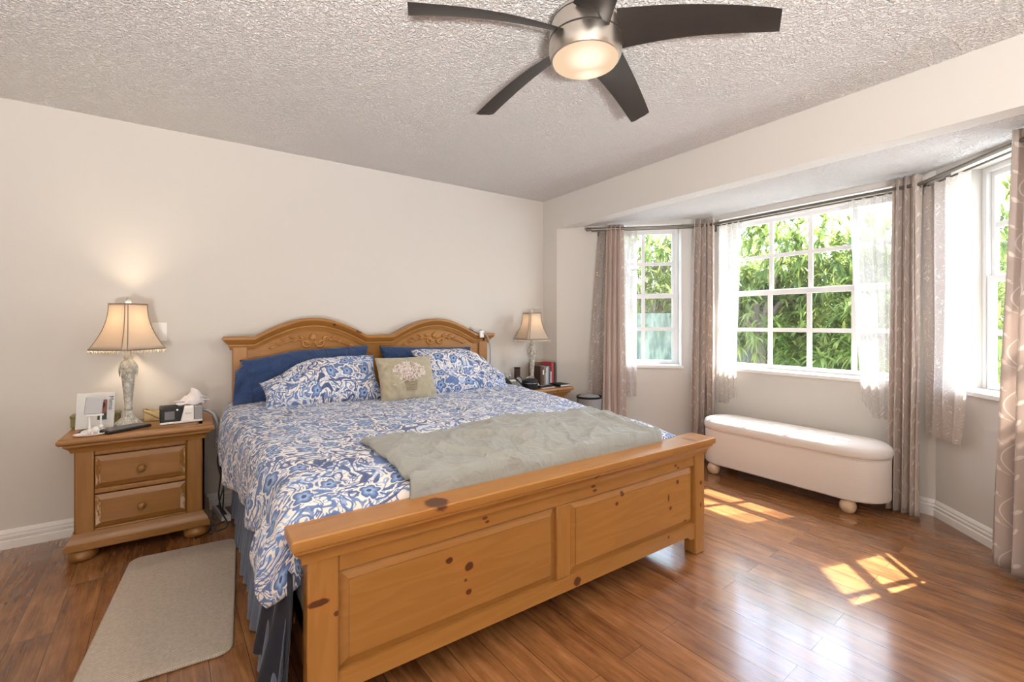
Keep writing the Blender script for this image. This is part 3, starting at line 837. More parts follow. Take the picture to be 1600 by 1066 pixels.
def mkpillow(name, label, mat, W, H, T, center, lean, seed, yaw=0.0, roll=0.0, cat='pillow', group=None, tl=1.0, tr=1.0):
    mb = pillow(MB(), W, H, T, seed, tl=tl, tr=tr); X = place(center, lean, yaw, roll); mb.xf(X)
    root = thing(name, label, cat, tuple(center), group)
    mb.build('cover', mat, root, angle=180)
    return root, X
# back navy pair
r_, X = mkpillow('bed_pillow', 'navy blue pillow propped on the headboard behind the printed sham, left side', M['navy'], .84, .36, .17, Vector((-2.215, -.195, .868)), .20, 1.3, roll=.035, group='navy pillows', tl=.86)
fl = MB()
def flap(u, v):       # loose open end of the pillowcase, slumping down over the mattress edge
    return (-.36 - .085 * u - .03 * u * (1 - v), lerp(-.19, lerp(.125, .06, u), v), .045 + .05 * math.sin(v * 8 + u * 2.5) * u * .6 + .05 * u * (1 - v) - .03 * v)
fl.grid(flap, 14, 30).xf(X)
fl.build('open_hem', M['navy'], r_, angle=180, solid=.006)
mkpillow('bed_pillow', 'navy blue pillow mostly hidden behind the printed sham, right side', M['navy'], .80, .36, .17, Vector((-1.325, -.185, .856)), .20, 4.1, roll=-.035, group='navy pillows')
# printed shams
r_, X = mkpillow('pillow_sham', 'blue and white printed sham with loose folded end, left of the cushion', M['floral'], .74, .36, .19, Vector((-2.18, -.435, .838)), .66, 2.2, roll=.035, group='printed shams', tl=.60)
r_, X = mkpillow('pillow_sham', 'blue and white printed sham leaning near the bedside phone, right of the cushion', M['floral'], .78, .40, .20, Vector((-1.15, -.43, .846)), .60, 7.7, roll=-.03, group='printed shams', tr=.42)
# cushion with embroidered basket of flowers
r_, X = mkpillow('throw_cushion', 'sage green cushion embroidered with a basket of pale flowers, between the shams', M['sagevelvet'], .41, .315, .13, Vector((-1.675, -.60, .842)), .42, 5.5, cat='cushion')
def on_cushion(x, y):
    a, b = x / .205, y / .1575
    e = max(0.0, (1 - abs(a) ** 2.6) * (1 - abs(b) ** 2.6))
    return (x, y, .065 * e ** .52 + .004)
for name, m_, cnt, spread in (('embroidered_blossoms', 'rib', 190, 0), ('pink_blossoms', 'ribpink', 60, 1)):
    em = MB(); q = random.Random(5 + spread)
    for k in range(cnt):
        t = q.random() * 2 * PI; rr = math.sqrt(q.random())
        x = .115 * rr * math.cos(t) * (.7 if spread else 1); y = .030 + .072 * rr * math.sin(t) * (.8 if spread else 1)
        a = q.random() * PI; L = .011
        pts = [on_cushion(x + L * s_ * math.cos(a), y + L * s_ * math.sin(a)) for s_ in (-1, 0, 1)]
        em.tube(pts, [.001, .0045, .001], 5, .6)
    for k in range(16):
        pts = [on_cushion(-.04 - .085 * t, -.03 - .028 * math.sin(t * 2)) for t in (k / 16, (k + 1) / 16)]
        if not spread: em.tube(pts, .0022, 5)
    em.xf(X).build(name, M[m_], r_, angle=120)
bk_ = MB()
for k in range(9):
    z0 = -.025 - k * .0095; hw = .055 - .0025 * k
    bk_.tube([on_cushion(lerp(-hw, hw, i / 12), z0 + .006 * ((i / 6 - 1) ** 2)) for i in range(13)], .003, 5)
bk_.xf(X).build('embroidered_basket', M['ribbrown'], r_, angle=120)

# ------------------------------------------------------------------ nightstands
NZ = .64
def nightstand(x0, x1, label, knots=()):
    yf, yb = -.405, -.035
    t = thing('nightstand', label, 'nightstand', ((x0 + x1) / 2, -.22, 0), 'pine nightstands')
    cx = (x0 + x1) / 2; o = (-cx, .22)
    bx0, bx1 = x0 + .055, x1 - .055
    b_ = MB().box(bx0, bx1, yf + .022, yb, .135, .575)
    da, db = bx0 + .077, bx1 - .077
    b_.box(bx0, da, yf, yf + .022, .135, .575).box(db, bx1, yf, yf + .022, .135, .575)
    for za, zb_ in ((.135, .153), (.328, .359), (.530, .575)): b_.box(da, db, yf, yf + .022, za, zb_)
    b_.build('body', pine('nightstand_body', 'Z', .74), t, bevel=.008)
    tp = [(0, -.082), (.010, -.082), (.016, -.066), (.030, -.050), (.036, -.046), (.036, -.036), (.047, -.034), (.055, -.026), (.057, -.017), (.054, -.006), (.046, 0), (-.02, 0)]
    P = lambda o_: [(bx0, yb, NZ, -1, 0), (bx0, yf, NZ, -1, -1), (bx1, yf, NZ, 1, -1), (bx1, yb, NZ, 1, 0)]
    mb = MB().mold(P(0), tp); mb.box(bx0 + .001, bx1 - .001, yf + .001, yb, NZ - .075, NZ)
    mb.build('top', pine('nightstand_top', 'X', .82, knots=tuple((kx - cx, ky + .22, kz, rx, rz) for kx, ky, kz, rx, rz in knots)), t, angle=30)
    bp_ = [(0, 0), (.030, 0), (.034, .006), (.034, .03), (.026, .036), (.024, .048), (.012, .066), (.004, .076), (0, .082)]
    mb = MB().mold([(x, y, .058, dx, dy) for x, y, z, dx, dy in P(0)], bp_); mb.box(bx0 + .001, bx1 - .001, yf + .001, yb, .058, .138)
    mb.build('base_moulding', pine('nightstand_base', 'X', .72), t, angle=30)
    dx0, dx1 = bx0 + .080, bx1 - .080
    for z0, z1 in ((.362, .527), (.156, .325)):
        d = raised(dx0, dx1, z0, z1, yf + .020, yf - .014, .026).build('drawer', pine('nightstand_drawer', 'X', .72, worn=False), t, angle=20)
        m = .026; wp = pine('worn_pine_bevel', 'Z', .74, worn=True)      # the pale worn bevels of the drawer front
        for xs_, xe in ((dx0 + .004, dx0 + m - .002), (dx1 - m + .002, dx1 - .004)):
            lo = xs_ < (dx0 + dx1) / 2
            ya, yb_ = (yf, yf - .0105) if lo else (yf - .0105, yf)
            q0 = [(xs_, ya, z0 + (.012 if lo else m)), (xe, yb_, z0 + (m if lo else .012)), (xe, yb_, z1 - (m if lo else .012)), (xs_, ya, z1 - (.012 if lo else m))]
            MB().loft([[(x, y + .002, z) for x, y, z in q0], q0]).build('worn_bevel', wp, d, flat=True)
        kc = ((dx0 + dx1) / 2, (z0 + z1) / 2 - .004)
        kb = MB().lathe([(.008, 0), (.008, .008), (.011, .012), (.018, .018), (.0195, .024), (.016, .030), (.008, .033), (.001, .034)], (0, 0, 0), 20)
        kb.xf(Matrix.Translation((kc[0], yf - .013, kc[1])) @ Matrix.Rotation(PI / 2, 4, 'X')).build('knob', pine('nightstand_knob', 'X', .66), d, angle=60)
    for fx in (bx0 + .03, bx1 - .03):
        for fy in (yf + .025, yb - .05):
            MB().lathe([(.030, 0), (.052, .004), (.062, .018), (.062, .034), (.050, .052), (.040, .060)], (fx, fy, 0), 24).build('bun_foot', pine('nightstand_foot', 'X', .66), t, angle=60)
    return t
nightstand(-3.435, -2.78, 'honey pine two-drawer nightstand with worn drawer edges beside the floor mat')
nightstand(-.655, -.008, 'honey pine nightstand in the far corner, mostly hidden behind the bed', [(-.20, -.45, .615, .012, .010)])

# ------------------------------------------------------------------ table lamps
def sqr(cut, sq=3.2):
    def f(a, z):
        a = a % (PI / 2); a = min(a, PI / 2 - a) if a > PI / 4 else a
        c = abs(math.cos(a)); s_ = abs(math.sin(a))
        r = 1 / max(c, 1e-6)
        rc = cut / (c + s_)
        return min(r, rc)
    return f
def lamp(x, y, z0, label, yaw, hw, ytop, power, shade_yaw, s=1.0):
    t = thing('table_lamp', label, 'lamp', (x, y, z0), 'matching bedside lamps')
    RZ = rotz(yaw, (x, y, 0)); SZ = rotz(shade_yaw, (x, y, 0))
    sq = sqr(1.75)
    b = MB()
    q8 = lambda P: [(r * .80, z) for r, z in P]
    b.lathe(q8([(.072, 0), (.074, .004), (.072, .012), (.066, .014)]), (x, y, z0), 96, sq)
    b.lathe(q8([(.064, .013), (.060, .022), (.046, .032), (.034, .044), (.026, .060), (.021, .078), (.018, .085)]), (x, y, z0), 96, lambda a, z: sq(a, z) * (1 + .05 * math.cos(a * 24)))
    b.xf(RZ).build('base', M['stone'], t, angle=50)
    colm = MB().lathe(q8([(.016, .084), (.024, .090), (.024, .096), (.018, .102), (.020, .112), (.026, .17), (.033, .24), (.038, .285), (.042, .30), (.047, .325), (.047, .345), (.040, .362), (.026, .372), (.022, .378), (.028, .386), (.028, .392), (.018, .402), (.016, .418), (.022, .424), (.026, .430), (.012, .436), (.010, .45)]), (x, y, z0), 40, lambda a, z: 1 + (.03 * math.cos(a * 14) if .1 < z < .30 else 0))
    colm.build('column', M['stone'], t, angle=50)
    lf = MB()
    for k in range(8):
        a = 2 * PI * k / 8
        for da, L in ((-.16, .05), (0, .075), (.16, .05)):
            pts = []
            for q in (0, .25, .5, .75, 1):
                zz = .352 - L * q; rr = .80 * (.043 if zz > .33 else lerp(.049, .046, (.33 - zz) / .06))
                pts.append((x + rr * math.cos(a + da * q), y + rr * math.sin(a + da * q), z0 + zz))
            lf.tube(pts, [.004, .006, .006, .004, .001], 5)
    lf.build('carved_leaves', M['stone'], t, angle=90)
    zb, zt_ = .435, .435 + ytop
    cut = sqr(1.86)
    prof = []
    for i in range(15):
        q = i / 14
        prof.append((hw * lerp(1.0, .50, 1 - (1 - q) ** 2.1), zb + ytop * q))
    shd = MB().lathe(prof, (x, y, z0), 128, cut, False, False).xf(SZ)
    so = shd.build('lamp_shade', M['shade'], t, angle=70, solid=.0015)
    tr = MB(); cs = []
    ca = math.acos(1 / math.hypot(1, .86)) if False else math.atan(.86)
    for k in range(4):
        for sg in (ca, PI / 2 - ca):
            a = k * PI / 2 + sg
            tr.tube([(x + r * cut(a, 0) * math.cos(a), y + r * cut(a, 0) * math.sin(a), z0 + z) for r, z in prof], .0028, 5)
    for r, z in (prof[0], prof[-1]):
        ring = [(x + r * cut(a, 0) * math.cos(a), y + r * cut(a, 0) * math.sin(a), z0 + z) for a in [2 * PI * k / 96 for k in range(97)]]
        tr.tube(ring, .0045, 5)
    tr.xf(SZ).build('shade_trim', M['trimtaupe'], so, angle=60)
    fr = MB(); r = prof[0][0]; n = 76
    for k in range(n):
        a = 2 * PI * k / n
        c = (x + r * cut(a, 0) * math.cos(a), y + r * cut(a, 0) * math.sin(a), z0 + zb - .010 - .006 * (k % 2))
        fr.lathe([(.0008, -.010), (.004, -.004), (.004, .002), (.0008, .012)], c, 5)
    fr.xf(SZ).build('beaded_fringe', M['fringe'], so, angle=90)
    MB().lathe([(.004, zt_ - .02), (.004, zt_ + .006), (.012, zt_ + .010), (.014, zt_ + .020), (.008, zt_ + .032), (.003, zt_ + .038)], (x, y, z0), 16).build('finial', M['stone'], t, angle=60)
    hp_ = MB().tube([(x + q, y, z0 + .45 + .0) for q in (-.02, .02)], .003, 6)
    for sg in (-1, 1):
        hp_.tube([(x + sg * .03 * math.sin(PI * k / 12) * (1.3), y, z0 + .45 + (ytop - .03) * k / 12) for k in range(13)], .0016, 5)
    hp_.build('harp', M['rod'], t)
    MB().lathe([(.008, .452), (.012, .47), (.026, .50), (.030, .525), (.022, .55), (.006, .562), (.001, .564)], (x, y, z0), 18).build('bulb', M['bulb'], t)
    L = bpy.data.lights.new('lamp_light', 'POINT'); L.energy = power; L.color = (1.0, .79, .55); L.shadow_soft_size = .035
    lo = bpy.data.objects.new('lamp_light', L); col.objects.link(lo); lo.location = (0, 0, .60); lo.parent = t
    return t
M['trimtaupe'] = plain('taupe_shade_trim', (0.26, 0.21, 0.165), 0.7)
M['fringe'] = plain('ivory_beads', (0.70, 0.62, 0.50), 0.4)
lamp(-3.184, -.215, NZ, 'lit bell-shaded lamp on the nightstand by the floor mat', math.radians(24),   .128, .254, 9.5, math.radians(45))
lamp(-.305, -.215, NZ, 'bell-shaded lamp in front of books on the corner nightstand', math.radians(10), .128, .240, .9, math.radians(-4))

# ------------------------------------------------------------------ things on the left nightstand
def rotbox(name, mat, parent, cx, cy, z0, lx, ly, lz, a, bevel=.003):
    return MB().box(cx - lx / 2, cx + lx / 2, cy - ly / 2, cy + ly / 2, z0, z0 + lz).xf(rotz(a, (cx, cy, 0))).build(name, mat, parent, bevel=bevel)
t = thing('tablet', 'flat black tablet lying in front of the lit lamp base', 'tablet', (-3.19, -.335, NZ))
rotbox('tablet_body', M['black'], t, -3.19, -.335, NZ, .21, .115, .014, math.radians(35), .005)
rotbox('tablet_screen', M['screen'], t, -3.19, -.335, NZ + .0141, .19, .095, .001, math.radians(35), 0)
t = thing('keepsake_box', 'olive green box behind the white picture card', 'box', (-3.35, -.095, NZ))
rotbox('box_body', M['olive'], t, -3.335, -.095, NZ, .205, .085, .052, 0, .003)
rotbox('lid', M['olive'], t, -3.335, -.095, NZ + .052, .21, .09, .016, 0, .003)
# white picture card, leaning
t = thing('picture_card', 'white picture card with a photo and vertical lettering, standing on the nightstand', 'card', (-3.333, -.195, NZ))
CX = Matrix.Translation((-3.328, -.208, NZ)) @ Matrix.Rotation(math.radians(-8), 4, 'Z') @ Matrix.Rotation(math.radians(-8), 4, 'X')
MB().box(-.082, .082, 0, .008, 0, .195).xf(CX).build('card_board', M['cardw'], t, bevel=.001)
ph = MB().box(.010, .050, -.0012, 0, .045, .155).xf(CX)
g = G('family_snapshot'); v = g.coord(); x, y, z = g.sep(v)
n = g.noise(v, 38.0, 2)
pc = g.mix(g.smooth(z + (n - .5) * .02, .075, .085), (0.03, .055, .06), (.33, .13, .11))
pc = g.mix(g.smooth(g.vm('LENGTH', g.comb((x + .0) / .018 - 1.7, 0.0, (z - .125) / .02), (0, 0, 0)), .8, 1.2, 1.0, 0.0), pc, (.05, .02, .018))
ph.build('snapshot', g.end(g.pbr(pc, .3)), t, flat=True)
def text(name, body, size, mat, parent, X, ext=.0004):
    cu = bpy.data.curves.new(name, 'FONT'); cu.body = body; cu.size = size; cu.extrude = ext
    cu.align_x = 'CENTER'; cu.align_y = 'CENTER'
    cu.materials.append(mat)
    tmp = bpy.data.objects.new(name, cu)
    me = bpy.data.meshes.new_from_object(tmp); bpy.data.objects.remove(tmp)
    o = bpy.data.objects.new(name, me); col.objects.link(o)
    o.parent = parent
    o.matrix_local = Matrix.Translation(-parent.location) @ X
    return o
M['ink'] = plain('grey_ink', (0.10, 0.13, 0.14), .6)
text('lettering', 'Memo', .030, M['ink'], t, CX @ Matrix.Translation((.066, -.001, .135)) @ Matrix.Rotation(PI / 2, 4, 'X') @ Matrix.Rotation(-PI / 2, 4, 'Z'))
# phone on a white stand
t = thing('phone_stand', 'white desk stand with round foot in front of the picture card', 'phone stand', (-3.315, -.325, NZ))
MB().lathe([(.045, 0), (.052, .004), (.052, .008), (.046, .012), (.001, .013)], (-3.315, -.318, NZ), 32).build('round_foot', M['whitep'], t)
MB().tube([(-3.335, -.305, NZ + .01), (-3.337, -.302, NZ + .07), (-3.337, -.298, NZ + .088)], .0055, 8).tube([(-3.289, -.310, NZ + .01), (-3.289, -.306, NZ + .07), (-3.289, -.302, NZ + .088)], .0045, 8).build('stem', M['whitep'], t)
MB().box(-3.348, -3.278, -.312, -.296, NZ + .083, NZ + .092).build('cradle', M['whitep'], t, bevel=.002)
t = thing('smartphone', 'grey smartphone leaning upright on the white stand', 'phone', (-3.322, -.30, NZ + .092))
MB().box(-.036, .036, -.004, .004, 0, .088).xf(Matrix.Translation((-3.322, -.300, NZ + .093)) @ Matrix.Rotation(math.radians(4), 4, 'Y') @ Matrix.Rotation(math.radians(-14), 4, 'X')).build('phone_body', M['mirrorgrey'], t, bevel=.003)
t = thing('trinket_dish', 'pale pink oval dish at the nightstand front edge', 'dish', (-3.318, -.405, NZ))
MB().lathe([(.050, 0), (.060, .004), (.063, .010), (.061, .011), (.052, .006), (.001, .005)], (0, 0, 0), 32).xf(Matrix.Translation((-3.318, -.405, NZ)) @ Matrix.Diagonal((1.05, .62, 1, 1))).build('dish_bowl', M['pinkp'], t)
t = thing('lamb_figurine', 'small white lamb figurine lying in the pink dish', 'figurine', (-3.30, -.40, NZ + .006))
lm = MB().ball((-3.296, -.402, NZ + .026), .018, 14, .9).ball((-3.276, -.405, NZ + .040), .011, 12).ball((-3.318, -.402, NZ + .020), .013, 12)
for dx in (-.012, .012): lm.tube([(-3.296 + dx, -.412, NZ + .018), (-3.296 + dx, -.418, NZ + .006)], .004, 6)
lm.build('lamb_body', M['whitep'], t, angle=90)
t = thing('gift_box', 'small gold foil gift box beside the lit lamp', 'gift box', (-3.04, -.115, NZ))
gb = MB().box(-3.12, -2.975, -.155, -.075, NZ, NZ + .058)
gb.build('box_body', M['gold'], t, bevel=.003)
fl = MB().grid(lambda u, v: (lerp(-3.125, -2.97, u), -.158 + .09 * v, NZ + .060 + .016 * math.sin(u * 5 + 1) * (1 - v) - .012 * (1 - v) * math.sin(u * PI) + .010 * nz(u * 4, v * 4)), 16, 8)
fl.grid(lambda u, v: (lerp(-3.125, -2.97, u), -.158 - .002 * math.sin(v * 3), NZ + .060 + .016 * math.sin(u * 5 + 1) - .012 * math.sin(u * PI) - (.012 + .022 * math.sin(u * PI)) * v), 16, 4)
fl.build('lid_flap', M['gold'], t, angle=80, solid=.002)
# breathing machine
t = thing('breathing_machine', 'black and white bedside breathing machine with a small screen', 'breathing machine', (-2.925, -.27, NZ))
a_ = math.radians(4); RM = rotz(a_, (-2.925, -.27, 0))
def prof_box(name, mat, x0, x1, yb, pts, par, bevel=.004):
    return MB().loft([[(x, y, NZ + z) for y, z in pts] for x in (x0, x1)]).xf(RM).build(name, mat, par, bevel=bevel)
sidep = [(-.325, .012), (-.312, .088), (-.29, .096), (-.20, .096), (-.20, .012)]
prof_box('base_shell', M['whitep'], -3.04, -2.838, 0, [(-.333, .002), (-.334, .014), (-.20, .014), (-.20, .002)], t)
# dark front with slanted right edge, white shell on its right
def slab(name, mat, xa0, xa1, par):
    rings = []
    for q in range(2):
        rr = []
        for (y, z) in sidep:
            k = (z - .012) / .084
            x = xa0 if q == 0 else lerp(xa1[0], xa1[1], k)
            if q == 0 and isinstance(xa0, tuple): x = lerp(xa0[0], xa0[1], k)
            rr.append((x, y, NZ + z))
        rings.append(rr)
    return MB().loft(rings).xf(RM).build(name, mat, par, bevel=.004)
slab('front_panel', M['black'], -3.04, (-2.945, -2.925), t)
slab('white_shell', M['whitep'], (-2.945, -2.925), (-2.880, -2.880), t)
slab('water_tub', M['tub'], -2.879, (-2.836, -2.838), t)
def onface(x0, x1, q0, q1, d=.0012):
    P = lambda q: (lerp(-.325, -.312, q) - d, NZ + lerp(.012, .088, q))
    v = [(x, P(q)[0] + dd, P(q)[1]) for dd in (0, .0016) for x, q in ((x0, q0), (x1, q0), (x1, q1), (x0, q1))]
    return MB().add(v, [(0, 1, 2, 3), (7, 6, 5, 4), (0, 4, 5, 1), (1, 5, 6, 2), (2, 6, 7, 3), (3, 7, 4, 0)]).xf(RM)
onface(-3.018, -2.972, .2, .8).build('display', M['greyscreen'] if 'greyscreen' in M else M['screen'], t, flat=True)
MB().lathe([(.006, 0), (.006, .004), (.001, .005)], (0, 0, 0), 14).xf(RM @ Matrix.Translation((-2.958, -.3165, NZ + .078)) @ Matrix.Rotation(PI / 2, 4, 'X')).build('dial', M['silver'], t)
text('brand_lettering', 'ResMed', .0095, M['ink'], t, RM @ Matrix.Translation((-2.908, -.3235, NZ + .055)) @ Matrix.Rotation(math.radians(80), 4, 'X'))
t2 = thing('breathing_mask', 'crumpled pale mask with straps lying on the breathing machine', 'mask', (-2.89, -.24, NZ + .097))
def mask(u, v):
    a = u * 2 * PI; r = v
    return (-2.893 + .074 * r * math.cos(a), -.245 + .044 * r * math.sin(a), NZ + .099 + .064 * (1 - r ** 2.2) * (1 + .3 * math.cos(a)) + .030 * nz(math.cos(a) * 2.2 * r, math.sin(a) * 2.2 * r, 4.5) * (1 - r ** 4) + .004 * math.sin(a * 6) * r)
MB().grid(mask, 36, 12).build('mask_cup', M['maskcloth'], t2, angle=120, solid=.003)
ms = MB()
for k, (dx, dz) in enumerate(((.085, .012), (.078, .034), (-.085, .012))):
    ms.tube([(-2.888 + dx * q, -.235 - .03 * math.sin(q * 3), NZ + .108 + dz * math.sin(q * 2.6)) for q in [i / 8 for i in range(9)]], .0045, 6)
ms.build('straps', M['maskcloth'], t2)
t2 = thing('air_hose', 'grey ribbed hose from the breathing machine dropping toward the bed', 'hose', (-2.80, -.25, NZ))
hs_ = [(-2.838, -.235, NZ + .055), (-2.815, -.235, NZ + .05), (-2.785, -.24, NZ + .03), (-2.764, -.25, NZ - .02), (-2.757, -.26, NZ - .10), (-2.757, -.27, NZ - .2)]
def smoothpts(P, n=8):
    P = [Vector(p) for p in P]; out = []
    for i in range(len(P) - 1):
        p0, p1, p2, p3 = P[max(i - 1, 0)], P[i], P[i + 1], P[min(i + 2, len(P) - 1)]
        for k in range(n):
            t_ = k / n
            out.append(.5 * ((2 * p1) + (p2 - p0) * t_ + (2 * p0 - 5 * p1 + 4 * p2 - p3) * t_ * t_ + (3 * p1 - p0 - 3 * p2 + p3) * t_ ** 3))
    return out + [P[-1]]
hp2 = smoothpts(hs_, 10)
tag(MB().tube(hp2, [.0095 + .0012 * (i % 2) for i in range(len(hp2))], 10).build('hose_tube', M['greyp'], t2, angle=90), '', '') if False else MB().tube(hp2, [.0095 + .0012 * (i % 2) for i in range(len(hp2))], 10).build('hose_tube', M['greyp'], t2, angle=90)
# cords and power strip between nightstand and bed
t2 = thing('power_strip', 'white power strip on the floor between nightstand and bed', 'power strip', (-2.735, -.13, 0))
rotbox('strip_body', M['whitep'], t2, -2.735, -.17, .001, .05, .25, .038, math.radians(10), .004)
rotbox('sockets', M['black'], t2, -2.735, -.17, .0392, .02, .2, .001, math.radians(10), 0)
cords = [[(-2.752, -.20, .60), (-2.752, -.25, .45), (-2.742, -.27, .3), (-2.752, -.25, .16), (-2.735, -.2, .045)],
         [(-2.757, -.10, .62), (-2.732, -.13, .5), (-2.757, -.2, .36), (-2.727, -.22, .2), (-2.732, -.24, .045)],
         [(-2.752, -.30, .35), (-2.727, -.31, .25), (-2.752, -.33, .12), (-2.71, -.36, .012), (-2.75, -.42, .008), (-2.80, -.40, .008), (-2.79, -.33, .008), (-2.72, -.30, .01)]]
for k, c in enumerate(cords):
    pts = smoothpts(c, 10)
    tag(MB().tube(pts, .0042, 6).build('cable', M['cord'], angle=90), ('black cord hanging nearest the nightstand side', 'black cord zigzagging down behind the others to the power strip', 'black cord looping onto the floor by the nightstand foot')[k], 'cable', 'cables beside the nightstand')

# switch plate on the wall
t = thing('wall_switch_plate', 'white switch plate on the wall beside the lit lamp', 'switch', (-3.055, 0, 1.165))
MB().box(-3.092, -3.018, -.006, 0, 1.11, 1.225).build('plate', M['white'], t, bevel=.002)
MB().box(-3.065, -3.045, -.012, -.006, 1.15, 1.185).build('rocker', M['white'], t, bevel=.002)

# floor mat
rug = MB(); ring = []
hw, hl, rr = .232, .515, .05
for cx, cy, a0 in ((hw - rr, hl - rr, 0), (-hw + rr, hl - rr, PI / 2), (-hw + rr, -hl + rr, PI), (hw - rr, -hl + rr, 3 * PI / 2)):
    for k in range(9):
        a = a0 + PI / 2 * k / 8; ring.append((cx + rr * math.cos(a), cy + rr * math.sin(a)))
def rring(s_, z): return [(x - s_ * (1 if x > 0 else -1), y - s_ * (1 if y > 0 else -1), z) for x, y in ring]
rug.loft([rring(.004, .0), rring(0, .004), rring(0, .009), rring(.003, .0125), rring(.008, .014)])
RX = Matrix.Translation((-2.945, -1.085, 0.0005)) @ Matrix.Rotation(math.radians(-4.0), 4, 'Z')
tag(rug.xf(RX).build('floor_mat', M['rug'], angle=50), 'grey woven rounded floor mat beside the bed', 'mat')

# ------------------------------------------------------------------ things on the corner nightstand
t = thing('desk_phone', 'black cordless desk phone near the printed sham', 'telephone', (-.565, -.24, NZ))
PX = Matrix.Translation((-.585, -.30, NZ)) @ Matrix.Rotation(math.radians(-8), 4, 'Z')
MB().loft([[(x, -.09, 0), (x, -.09, .022), (x, .07, .085), (x, .09, .085), (x, .09, 0)] for x in (-.085, .085)]).xf(PX).build('phone_base', M['black'], t, bevel=.006)
sl_ = math.atan2(.063, .16)
FX = PX @ Matrix.Translation((0, -.09, .0225)) @ Matrix.Rotation(sl_, 4, 'X')
MB().box(-.078, -.03, .01, .15, .0, .022).xf(FX).build('handset', M['black'], t, bevel=.008)
kb = MB()
for i in range(3):
    for j in range(4): kb.box(-.012 + i * .026, .008 + i * .026, .018 + j * .024, .034 + j * .024, 0, .004)
kb.xf(FX).build('keypad', M['greyp'], t, bevel=.001)
MB().box(-.005, .05, .118, .150, 0, .003).xf(FX).build('display', M['whitep'], t)
t = thing('glasses_case', 'round black lidded case with a silver band, on the corner nightstand front', 'case', (-.425, -.345, NZ))
MB().lathe([(.062, 0), (.070, .006), (.072, .05), (.070, .052)], (-.425, -.345, NZ), 32).build('case_body', M['black'], t)
MB().lathe([(.070, .052), (.073, .055), (.070, .078), (.050, .088), (.001, .09)], (-.425, -.345, NZ), 32).build('lid', M['black'], t)
MB().lathe([(.0725, .050), (.0745, .051), (.0745, .055), (.0725, .056)], (-.425, -.345, NZ), 32, None, False, False).build('silver_band', M['silver'], t)
MB().tube([(-.425 + .045 * math.cos(a), -.345, NZ + .082 + .025 * math.sin(a)) for a in [PI * k / 12 for k in range(13)]], .004, 6).build('lid_handle', M['silver'], t)
for k, (x, y, h) in enumerate(((-.515, -.11, .085), (-.470, -.095, .09))):
    t = thing('small_bottle', ('clear pump bottle with pale blue liquid, nearer the bed', 'clear pump bottle standing beside the oval clock')[k], 'bottle', (x, y, NZ), 'pump bottles')
    MB().lathe([(.017, 0), (.019, .004), (.019, h * .72), (.008, h * .88), (.008, h)], (x, y, NZ), 16).build('bottle_body', M['bluewater'], t)
    MB().lathe([(.009, h), (.009, h + .012), (.003, h + .014), (.003, h + .04), (.007, h + .041), (.007, h + .047)], (x, y, NZ), 10).tube([(x, y, NZ + h + .044), (x - .02, y - .004, NZ + h + .042)], .003, 6).build('pump', M['whitep'], t)
t = thing('oval_clock', 'oval black clock with pale dial beside the corner lamp', 'clock', (-.395, -.13, NZ))
OX = Matrix.Translation((-.40, -.13, NZ + .045)) @ Matrix.Rotation(math.radians(-25), 4, 'Z') @ Matrix.Rotation(PI / 2 - .15, 4, 'X')
MB().lathe([(.001, -.012), (.036, -.012), (.042, -.004), (.042, .006), (.036, .010)], (0, 0, 0), 28).xf(OX @ Matrix.Diagonal((1, 1.05, 1, 1))).build('clock_case', M['black'], t)
MB().lathe([(.033, .0101), (.001, .0102)], (0, 0, 0), 28, None, False, False).xf(OX).build('dial', M['mirrorgrey'], t)
t = thing('dark_box', 'narrow dark brown box standing behind the corner lamp', 'box', (-.36, -.06, NZ))
MB().box(-.385, -.345, -.085, -.04, NZ, NZ + .155).build('box_body', plain('dark_brown_card', (.055, .028, .02), .5), t, bevel=.002)
MB().box(-.386, -.344, -.086, -.039, NZ + .155, NZ + .165).build('lid', M['black'], t)
bk = [  # width, height, depth, colour, title
    (.020, .178, .13, (.060, .028, .016), 'dark brown book, first from the lamp'),
    (.026, .172, .13, (.105, .052, .028), 'brown book with a pale spine patch'),
    (.018, .118, .11, (.26, .25, .25), 'short grey paperback between brown and cream books'),
    (.013, .168, .12, (.62, .56, .47), 'thin cream book in the middle of the row'),
    (.017, .176, .13, (.46, .45, .56), 'lavender grey book in the middle of the row'),
    (.022, .180, .13, (.055, .085, .10), 'dark teal book left of the red book'),
    (.012, .125, .11, (.72, .66, .58), 'short cream paperback touching the red book'),
    (.024, .210, .14, (.46, .03, .045), 'tall red book near the wall end'),
    (.026, .208, .14, (.035, .022, .02), 'tall black book at the wall end of the row')]
x = -.235
for w_, h, d, c, lab in bk:
    t = thing('book', lab + ' on the corner nightstand', 'book', (x + w_ / 2, -.19, NZ), 'books on the corner nightstand')
    m_ = plain('book_cover_%d' % int(h * 1000), c, .5); y0 = -.255; y1 = y0 + d
    cv = MB().box(x, x + .002, y0, y1, NZ, NZ + h).box(x + w_ - .0025, x + w_ - .0005, y0, y1, NZ, NZ + h).box(x + .002, x + w_ - .0025, y0, y0 + .002, NZ, NZ + h)
    cv.build('cover', m_, t, bevel=.0006)
    MB().box(x + .0022, x + w_ - .0027, y0 + .0025, y1 - .004, NZ + .003, NZ + h - .003).build('pages', M['paper'], t)
    if 'patch' in lab: MB().box(x + .006, x + w_ - .006, y0 - .0006, y0, NZ + .10, NZ + .145).build('spine_patch', M['paper'], t)
    x += w_ + .0006
t = thing('book', 'brown book standing crosswise behind the row, on the corner nightstand', 'book', (-.14, -.08, NZ), 'books on the corner nightstand')
MB().box(-.235, -.06, -.098, -.096, NZ, NZ + .205).box(-.235, -.06, -.072, -.070, NZ, NZ + .205).box(-.235, -.233, -.096, -.072, NZ, NZ + .205).build('cover', plain('brown_crosswise_cover', (.20, .11, .07), .5), t)
